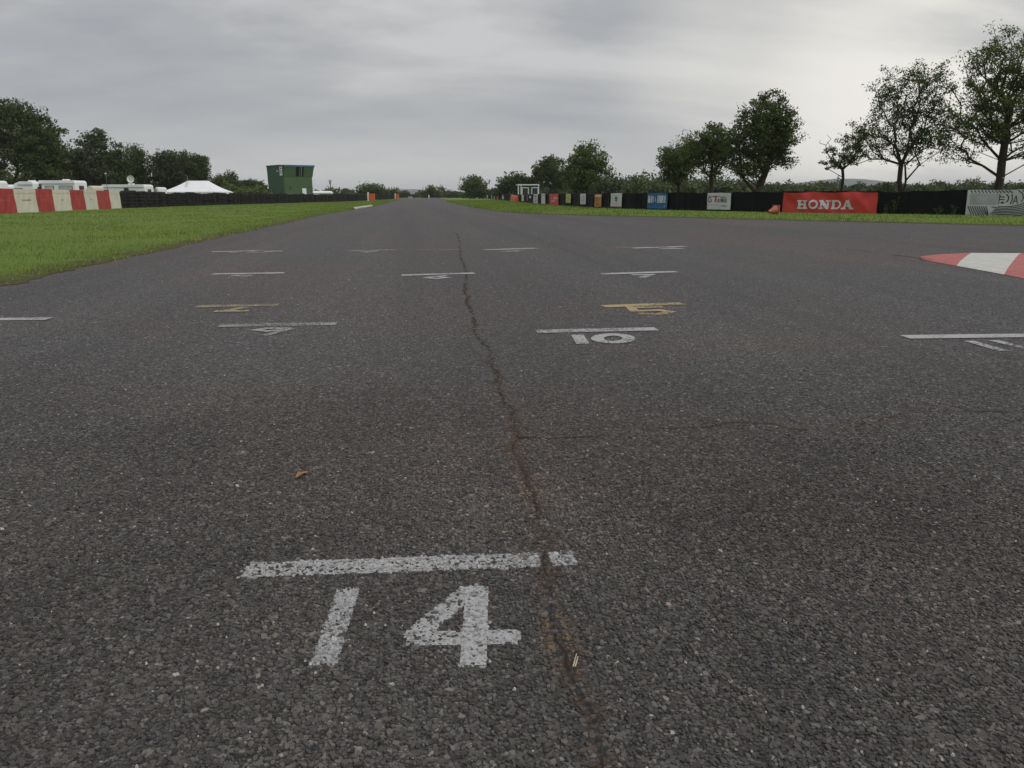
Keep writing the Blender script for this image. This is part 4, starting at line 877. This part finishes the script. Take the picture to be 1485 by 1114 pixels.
for (a, b, v0, v1, mt, lab) in ((768.8, 771.4, 0.5, 0.75, 'ban_white', 'tiny square white sign on the barrier below the hut'), (765.3, 766.5, 0.25, 0.8, 'ban_red', 'thin dull red strip on the barrier below the hut'), (757.6, 761, 0.15, 0.85, 'ban_white', 'small upright white sign just right of the orange block'),
        (729, 731.6, 0.2, 0.95, 'ban_white', 'small upright white sign left of the orange block'), (721, 723.6, 0.05, 0.95, 'ban_red', 'narrow red sign on the far part of the barrier'), (716.5, 718.8, 0.1, 0.9, 'ban_white', 'small white sign left of the narrow red sign'), (713, 714.6, 0.1, 0.9, 'ban_white', 'tiny white sign second from the far end of the barrier'), (706.5, 708, 0.1, 0.9, 'ban_white', 'smallest white sign at the far end of the barrier')):
    Banner(lab, a, b, v0, v1, M[mt], 0.006, int(a*3), 'barrier_sign')

# weeds against the barrier, posts behind it, orange block, cone
for i, (px, hh, lab) in enumerate(((1298, 0.75, 'tall thin weed against the black barrier right of the red banner'), (1288, 0.45, 'shorter weed left of the tall thin weed'), (1365, 0.38, 'low weed clump against the middle of the black barrier'), (1384, 0.42, 'weed clump near the striped banner'))):
    p = bar_pt(px); nrm = Vector((-p.x, -p.y, 0)).normalized(); p = p+nrm*0.22; r = np.random.default_rng(i+90)
    o = thing('weed', lab, 'weed', (p.x, p.y, 0.03), 0, 'weeds along the black barrier'); st = MB(); cs = []
    for k in range(7):
        tx, ty = r.normal(scale=0.12), r.normal(scale=0.05); h_ = hh*r.uniform(0.5, 1); st.tube((tx*0.3, ty*0.3, 0), (tx, ty, h_), 0.006, 0.003, 5)
        for q in range(16): s = r.uniform(0.15, 1); cs.append((tx*s+r.normal(scale=0.03), ty*s+r.normal(scale=0.03), h_*s))
    st.build('stem', M['weed'], o); c = np.array(cs); leaf_quads('leaves', c, 0.038, r, r.random(len(c)), M['weed'], o)
for px in (1222, 937, 964, 873):
    p = bar_pt(px); p = p + Vector((p.x, p.y, 0)).normalized()*0.35; bm = MB().box(-.025, .025, -.025, .025, 0, 1.08).box(-.032, .032, -.032, .032, 1.08, 1.10); o = bm.build('post', M['wood']); o.location = (p.x, p.y, 0)
    tag(o, {1222: 'thin post top showing over the red banner', 937: 'short post left of the blue banner', 964: 'post behind the right end of the blue banner', 873: 'post over the amber banner'}[px], 'post', 'posts behind the black barrier')
p = G(1124, 312); cn = thing('traffic_cone', 'faded orange cone lying on its side left of the red banner', 'traffic cone', (p.x, p.y, 0.03), rad(200))
prof = [(0.17, 0.0), (0.16, 0.05), (0.125, 0.16), (0.09, 0.27), (0.055, 0.38), (0.045, 0.40)]; V = []; F = []; n = 14
for (r_, x) in prof:
    for k in range(n): a = 2*math.pi*k/n; V.append((x, r_*math.cos(a), 0.19+r_*math.sin(a)-x*0.22))
for i in range(len(prof)-1):
    for k in range(n): F.append((i*n+k, i*n+(k+1) % n, (i+1)*n+(k+1) % n, (i+1)*n+k))
MB().add(V, F).build('cone_body', M['terracotta'], cn, True)
MB().box(-0.045, -0.005, -0.19, 0.19, 0.0, 0.38).build('base_plate', M['terracotta'], cn, bevel=0.012)
A_, B_ = bar_pt(754), bar_pt(737); d = edge_dir(A_, B_); nrm = Vector((d.y, -d.x, 0)); nrm = -nrm if nrm.dot(-A_) < 0 else nrm
c0 = A_+nrm*0.35; ob = thing('barrier_block', 'bright orange plastic barrier block below the white framed hut', 'barrier', (c0.x, c0.y, 0.03), math.atan2(d.y, d.x)); L = min((B_-A_).length, 9)
MB().hexa([(0, -.25, 0), (L, -.25, 0), (L, .25, 0), (0, .25, 0)], [(0.08, -.14, .72), (L-0.1, -.14, .84), (L-0.1, .14, .84), (0.08, .14, .72)]).build('block', M['orange'], ob, bevel=0.04)
MB().box(0.3, L-0.3, -.262, .262, 0.30, 0.40).build('rib', M['orange'], ob)

# ------------------------------------------------------------------ huts and the control tower
hb = P(766.5, 284, 112); hut = thing('marshal_hut', 'small white framed hut with two windows behind the barrier', 'hut', (hb.x, hb.y, 0), -YAW+rad(6))
W_, HH, DD = 2.85, 2.28, 2.0
MB().box(-W_/2+.08, W_/2-.08, 0.08, DD, 0, HH-.1).build('wall', M['green_dark'], hut)
MB().box(-W_/2-.12, W_/2+.1, -.12, DD+.1, HH-.1, HH+.04).build('roof', M['white'], hut)
for x in (-W_/2-.02, -W_/2+.36, W_/2-.02): MB().box(x-.06, x+.06, -.05, .07, 0, HH-.1).build('post', M['white'], hut)
for x0 in (-0.95, 0.42):
    f_ = MB()
    for (a, b, c_, d_) in ((x0, x0+.96, .78, .87), (x0, x0+.96, 1.80, 1.90), (x0, x0+.09, .87, 1.80), (x0+.87, x0+.96, .87, 1.80)): f_.box(a, b, 0.0, .075, c_, d_)
    wn = f_.build('window', M['white'], hut); MB().box(x0+.09, x0+.87, .03, .06, .87, 1.80).build('pane', M['glass'], wn)

cb = P(413.5, 292, 128); tw = thing('control_tower', 'green two storey race control tower with flared top', 'tower', (cb.x, cb.y, 0.0), -YAW+rad(-(-40)))
# local x runs along the paler, lit front face, local y along the side face coloured darker for shade
FL, SL = 4.9, 5.9; z1, z2 = 3.75, 5.55
Z0t = 0.0
fr = MB().hexa([(0, 0, 0), (FL, 0, 0), (FL, SL, 0), (0, SL, 0)], [(0, 0, z1), (FL, 0, z1), (FL, SL, z1), (0, SL, z1)]); fr.build('wall', M['green_lit'], tw)
sd = MB()
for k in range(9):
    y0 = SL*k/9+0.01; y1 = SL*(k+1)/9-0.01; b = MB().hexa([(-0.05, y0, 0), (-0.004, y0, 0), (-0.004, y1, 0), (-0.05, y1, 0)], [(-0.05, y0*1.05-.02, z2), (-0.004, y0*1.05-.02, z2), (-0.004, y1*1.05-.02, z2), (-0.05, y1*1.05-.02, z2)]); b.build('board', M['green_dark'], tw)
for k in range(7):
    zz0 = 0.03+z1*k/7; MB().box(0.006, FL, -0.045, -0.004, zz0, zz0+z1/7-0.03).build('board', M['green_lit'], tw)
up_ = MB().hexa([(0.004, -0.05, z1+.003), (FL+.03, -0.05, z1+.003), (FL+.03, SL, z1+.003), (0.004, SL, z1+.003)], [(0.004, -0.50, z2), (FL+.30, -0.50, z2), (FL+.28, SL+.22, z2), (0.004, SL+.22, z2)]); up_.build('upper_storey', M['green_lit'], tw)
def flare(x0, x1, za, zb, mat, nm, lift, par=tw):
    ya = -0.05-0.45*(za-z1)/(z2-z1)-lift; yb = -0.05-0.45*(zb-z1)/(z2-z1)-lift
    return MB().hexa([(x0, ya, za), (x1, ya, za), (x1, ya+.03, za), (x0, ya+.03, za)], [(x0, yb, zb), (x1, yb, zb), (x1, yb+.03, zb), (x0, yb+.03, zb)]).build(nm, mat, par)
flare(0.15, 2.0, z1+.12, z2-.12, M['green_lit'], 'shutter', 0.02); flare(3.5, FL+.12, z1+.12, z2-.12, M['green_lit'], 'shutter', 0.02)
wi = flare(2.05, 3.4, z1+.15, z2-.14, M['slit'], 'window', 0.01); flare(2.62, 2.78, z1+.15, z2-.14, M['green_lit'], 'mullion', 0.03); flare(2.95, 3.05, z1+.15, z2-.14, M['steel'], 'mullion', 0.03)
MB().box(-0.10, FL+.34, -0.52, SL+.30, z2+.002, z2+.09).build('roof', M['roof'], tw)
MB().box(0.0, FL+.35, -0.56, -0.525, z2-.16, z2+.12).build('fascia', M['blue_fascia'], tw)
MB().box(-0.12, -0.09, 0.35, SL+.33, z2-.05, z2+.16).build('side_fascia', M['roof'], tw)
ps = MB().box(-0.11, -0.06, 0.12, 1.05, z1+.28, z2-.15).build('notice_board', M['white'], tw); MB().box(-0.116, -0.111, 0.3, 0.85, z2-.52, z2-.3).build('print', M['ink'], ps); MB().box(-0.116, -0.111, 0.25, 0.88, z1+.55, z2-.65).build('print', M['grey_print'], ps)
lm = MB().tube((-0.05, 1.6, 4.7), (-0.32, 1.6, 4.75), 0.05, 0.12, 10).build('floodlight', M['white'], tw)
dr_ = MB().box(3.05, 3.75, -0.075, -0.047, 0.35, 2.05).build('white_door', M['white'], tw); MB().box(3.12, 3.16, -0.11, -0.076, 1.15, 1.25).build('handle', M['trim'], dr_)
MB().box(0.98, 1.06, -0.09, -0.047, 1.9, 2.3).build('vent', M['slit'], tw)
for zz0 in (3.3, 2.1, 1.65): MB().box(FL+.02, FL+.32, 0.1, 0.3, zz0, zz0+.16).build('lamp', M['white'], tw)

# orange and white boards of the far marshal posts
def marshal_board(px, py, D, wd, h, lab):
    b = P(px, py, D); o = thing('marshal_board', lab, 'marshal post', (b.x, b.y, max(0.0, 0.03)), -YAW, 'orange marshal posts along the left side')
    MB().box(-wd/2, wd/2, 0, 0.5, 0.12, h).build('front_panel', M['orange'], o, bevel=0.02); MB().box(-wd/2-.2, -wd/2-.01, 0.02, 0.48, 0.05, h*1.15).build('side_panel', M['white'], o)
    for x in (-wd/2+.06, wd/2-.06): MB().box(x-.04, x+.04, 0.1, 0.4, 0, 0.12).build('leg', M['trim'], o)
marshal_board(539, 290, 118, 0.85, 1.12, 'orange marshal board with a white side nearest the tower')
marshal_board(576, 287.5, 190, 0.75, 1.15, 'smaller orange marshal board farther along the left side')
b = P(595, 286, 238); o = thing('barrier_block', 'tiny pale orange barrier block at the end of the straight', 'barrier', (b.x, b.y, 0), -YAW); MB().box(-.6, .6, 0, .4, 0, .5).build('block', M['cover_cream'], o, bevel=.03); MB().box(-.45, .45, -.012, 0, .08, .3).build('panel', M['orange'], o)
b = P(622, 287, 245); o = thing('marker_post', 'small white marker post at the end of the straight', 'post', (b.x, b.y, 0)); MB().box(-.18, .18, -.05, .05, 0, 1.0).build('post', M['white'], o, bevel=.02); MB().box(-.13, .13, -.06, -.052, 0.6, 0.8).build('band', M['ban_yellow'], o)
b = P(480, 285, 175); o = thing('utility_pole', 'thin wooden utility pole right of the green tower', 'pole', (b.x, b.y, 0), rad(20)); MB().tube((0, 0, 0), (0, 0, 4.3), .11, .08, 8).build('pole', M['wood'], o); MB().box(-.45, .45, -.05, .05, 3.95, 4.05).build('crossarm', M['wood'], o); MB().box(-.16, .16, .06, .26, 3.3, 3.9).build('transformer', M['trim'], o)

# ------------------------------------------------------------------ paddock: motorhomes, caravans, marquee
def caravan(name, label, px0, px1, D, top_px, mat, windows, nose=0.0, cat='caravan', rz=0.0, extras=True, dp=2.2):
    a = P(px0, 285, D); b = P(px1, 285, D); L = (b-a).length; z = E(a.x, a.y)+0.03; H = P(px0, top_px, D).z - z
    o = thing(name, label, cat, (a.x, a.y, z), math.atan2(b.y-a.y, b.x-a.x)+rz, 'vehicles and tents in the paddock')
    r_ = 0.22
    prof = [(0, .45), (L, .45), (L, H-r_), (L-r_*.35, H-.06), (L-r_, H), (nose+r_, H), (nose*.45+r_*.3, H-.18), (0, H-.75 if nose else H-.2)]
    V1 = [(x, 0, zz) for x, zz in prof]; V2 = [(x, dp, zz) for x, zz in prof]
    MB().hexa(V1, V2).build('body', mat, o, bevel=0.04)
    for (x0, x1, z0, z1_) in windows:
        wn = MB().box(x0*L, x1*L, -.035, -.004, H-z1_, H-z0).build('window', M['trim'], o); MB().box(x0*L+.06, x1*L-.06, -.05, -.036, H-z1_+.06, H-z0-.06).build('pane', M['glass'] if (x1-x0) < 0.16 else M['grey_print'], wn)
    if extras:
        MB().box(0.02*L+nose, L*.98, -.045, -.004, H-.34, H-.30).build('trim_strip', M['trim'], o)
        MB().box(L*.55, L*.55+.5, dp*.4, dp*.4+.5, H-.01, H+.13).build('roof_vent', M['white'], o, bevel=.03)
    if windows and extras:
        wn = MB().box(L+.004, L+.03, dp*.3, dp*.7, H-.95, H-.5).build('end_window', M['trim'], o); MB().box(L+.031, L+.045, dp*.3+.06, dp*.7-.06, H-.89, H-.56).build('pane', M['glass'], wn)
    for x in ((.2*L, .8*L) if cat == 'motorhome' else (.52*L,)):
        w_ = MB().tube((x, -.03, .33), (x, .22, .33), .33, n=16).build('wheel', M['rubber'], o); MB().tube((x, -.04, .33), (x, -.031, .33), .2, n=12).build('rim', M['steel'], w_)
    return o, L, H
caravan('motorhome', 'long white motorhome with windows behind the cream and red blocks', 56, 111, 78, 261.8, M['white'], [(0.04, 0.12, .35, .85), (0.20, 0.44, .50, 1.1), (0.57, 0.93, .50, 1.1)], cat='motorhome')
caravan('caravan', 'white caravan with sloping front left of the long motorhome', 18.5, 50, 77, 263.3, M['white'], [(0.12, 0.5, .62, .9)], nose=0.6)
caravan('camper_van', 'white van roof showing at the far left edge', -26, -9, 70, 261.8, M['white'], [(0.3, 0.7, .5, .9)], nose=0.3, cat='van', extras=False)
caravan('trailer', 'low white trailer between the van and the sloping caravan', 4, 9, 76, 267.5, M['white'], [], cat='trailer', extras=False)
caravan('box_trailer', 'cream box trailer right of the long motorhome', 127.5, 136, 80, 269.5, M['cream'], [], cat='trailer', extras=False)
caravan('motorhome', 'white motorhome carrying the satellite dish', 147, 211, 88, 267.8, M['white'], [(0.03, 0.18, .55, .85), (0.24, 0.38, .62, 1.0), (0.53, 0.64, .35, .75)], cat='motorhome')
caravan('trailer', 'low white trailer right of the satellite dish motorhome', 225, 231, 92, 271.5, M['white'], [(0.2, 0.5, .2, .5)], cat='trailer', extras=False)
b = P(191, 268, 87.5); o = thing('satellite_dish', 'round white satellite dish on the motorhome roof', 'satellite dish', (b.x, b.y, b.z-0.02), -YAW)
V = [(0, -.02, .62)]; F = []; n = 18
for rr_, dy in ((.17, -.0), (.32, -.06), (.40, -.13)):
    for k in range(n): a = 2*math.pi*k/n; V.append((rr_*math.cos(a), dy, .62+rr_*math.sin(a)))
F += [(0, 1+k, 1+(k+1) % n) for k in range(n)]
for q in range(2): F += [(1+q*n+k, 1+(q+1)*n+k, 1+(q+1)*n+(k+1) % n, 1+q*n+(k+1) % n) for k in range(n)]
m = len(V); V += [(x, y+.03, z) for x, y, z in V]; F += [tuple(m+q for q in f[::-1]) for f in F]
MB().add(V, F).build('dish', M['white'], o, True); MB().tube((0, .06, 0), (0, .06, .6), .035).build('mast', M['steel'], o); MB().tube((0, -.02, .3), (0, -.42, .55), .015).tube((0, -.40, .50), (0, -.40, .62), .04).build('feed_arm', M['trim'], o)
# marquee
a = P(231, 280, 100); b2 = P(312, 280, 100); L = (b2-a).length; z = E(a.x, a.y)+0.03
mq = thing('marquee', 'large white marquee with a ridged roof behind the tyre wall', 'tent', (a.x, a.y, z), math.atan2(b2.y-a.y, b2.x-a.x), 'vehicles and tents in the paddock')
He = P(300, 278.3, 100).z-z; Hr = P(286, 262.2, 103).z-z; x1_, x2_ = 0.34*L, 0.72*L; DP = 6.5
V = []; F = []; n = 10                            # roof sags between ridge and eaves
def sag(p, q, t): s = 0.10*math.sin(math.pi*t); return (p[0]+(q[0]-p[0])*t, p[1]+(q[1]-p[1])*t, p[2]+(q[2]-p[2])*t-s*abs(p[2]-q[2]))
ea = [(0, 0, He), (L, 0, He), (L, DP, He), (0, DP, He)]; rg = [(x1_, DP/2, Hr), (x2_, DP/2, Hr)]
rf = MB()
for (A1, A2, R1, R2) in ((ea[0], ea[1], rg[0], rg[1]), (ea[1], ea[2], rg[1], rg[1]), (ea[2], ea[3], rg[1], rg[0]), (ea[3], ea[0], rg[0], rg[0])):
    V = []; F = []
    for i in range(n+1):
        V += [sag(A1, R1, i/n), sag(A2, R2, i/n)]
    F = [(2*i, 2*i+1, 2*i+3, 2*i+2) for i in range(n)]; rf.add(V, F)
rf.build('roof', M['canvas'], mq)
for k in range(7):
    x0 = L*k/7+.02; x1 = L*(k+1)/7-.02; MB().box(x0, x1, -.03, 0.01, 0, He-.03).build('wall_panel', M['canvas'], mq)
MB().box(-.02, 0.0, 0, DP, 0, He-.03).build('wall_panel', M['canvas'], mq); MB().box(L, L+.02, 0, DP, 0, He-.03).build('wall_panel', M['canvas'], mq)
for x in (x1_, x2_): MB().tube((x, DP/2, 0), (x, DP/2, Hr+.55), .05, n=6).build('pole', M['trim'], mq)
for x in (0.40*L, 0.43*L): MB().tube((x, -0.9, 0), (x-.35, DP/2-.3, Hr+.1), .018, n=5).build('guy_rope', M['trim'], mq)
V = [(0.55*L+0.16*L*math.cos(t*math.pi/10), -.04, He-.75+.55*math.sin(t*math.pi/10)) for t in range(11)]; MB().add(V, [tuple(range(11))]).build('window_arch', M['grey_print'], mq)
def awning(px0, px1, D, t_px, lab):
    a = P(px0, 281, D); b = P(px1, 281, D); L = (b-a).length; z = E(a.x, a.y); H = P(px0, t_px, D).z-z
    o = thing('awning', lab, 'tent', (a.x, a.y, z), math.atan2(b.y-a.y, b.x-a.x), 'vehicles and tents in the paddock')
    MB().hexa([(-.1, -.1, H-.35), (L+.1, -.1, H-.35), (L+.1, 3.1, H-.35), (-.1, 3.1, H-.35)], [(.2, .5, H), (L-.2, .5, H), (L-.2, 2.4, H), (.2, 2.4, H)]).build('roof', M['canvas'], o, bevel=.03); MB().box(0, L, 0, 3, 0, H-.36).build('wall', M['canvas'], o)
    for x in (0, L/2, L): MB().box(x-.04, x+.04, -.05, -.004, 0, H-.36).build('post', M['steel'], o)
awning(336, 378, 125, 276.8, 'long low white awning between the marquee and the tower')
awning(452, 478, 160, 277.2, 'low white awning just right of the green tower')
b = P(157, 284, 86); o = thing('lamp_pole', 'thin dark pole left of the satellite dish', 'pole', (b.x, b.y, 0.1)); MB().tube((0, 0, 0), (0, 0, 3.1), .03, n=6).build('mast', M['trim'], o); MB().box(-.07, .07, -.07, .07, 3.1, 3.2).build('lamp', M['white'], o)

# ------------------------------------------------------------------ haze
m = bpy.data.materials.new('haze'); m.use_nodes = True; t = m.node_tree; t.nodes.clear(); out = N(t, 'ShaderNodeOutputMaterial'); pv = N(t, 'ShaderNodeVolumePrincipled')
pv.inputs['Color'].default_value = (0.94, 0.97, 1.0, 1); pv.inputs['Density'].default_value = 0.0002; t.links.new(pv.outputs[0], out.inputs['Volume'])
tag(MB().box(-3400, 3400, -700, 4400, -1.3, 48).build('haze', m), 'thin pale haze over the far fields', 'haze', kind='stuff')
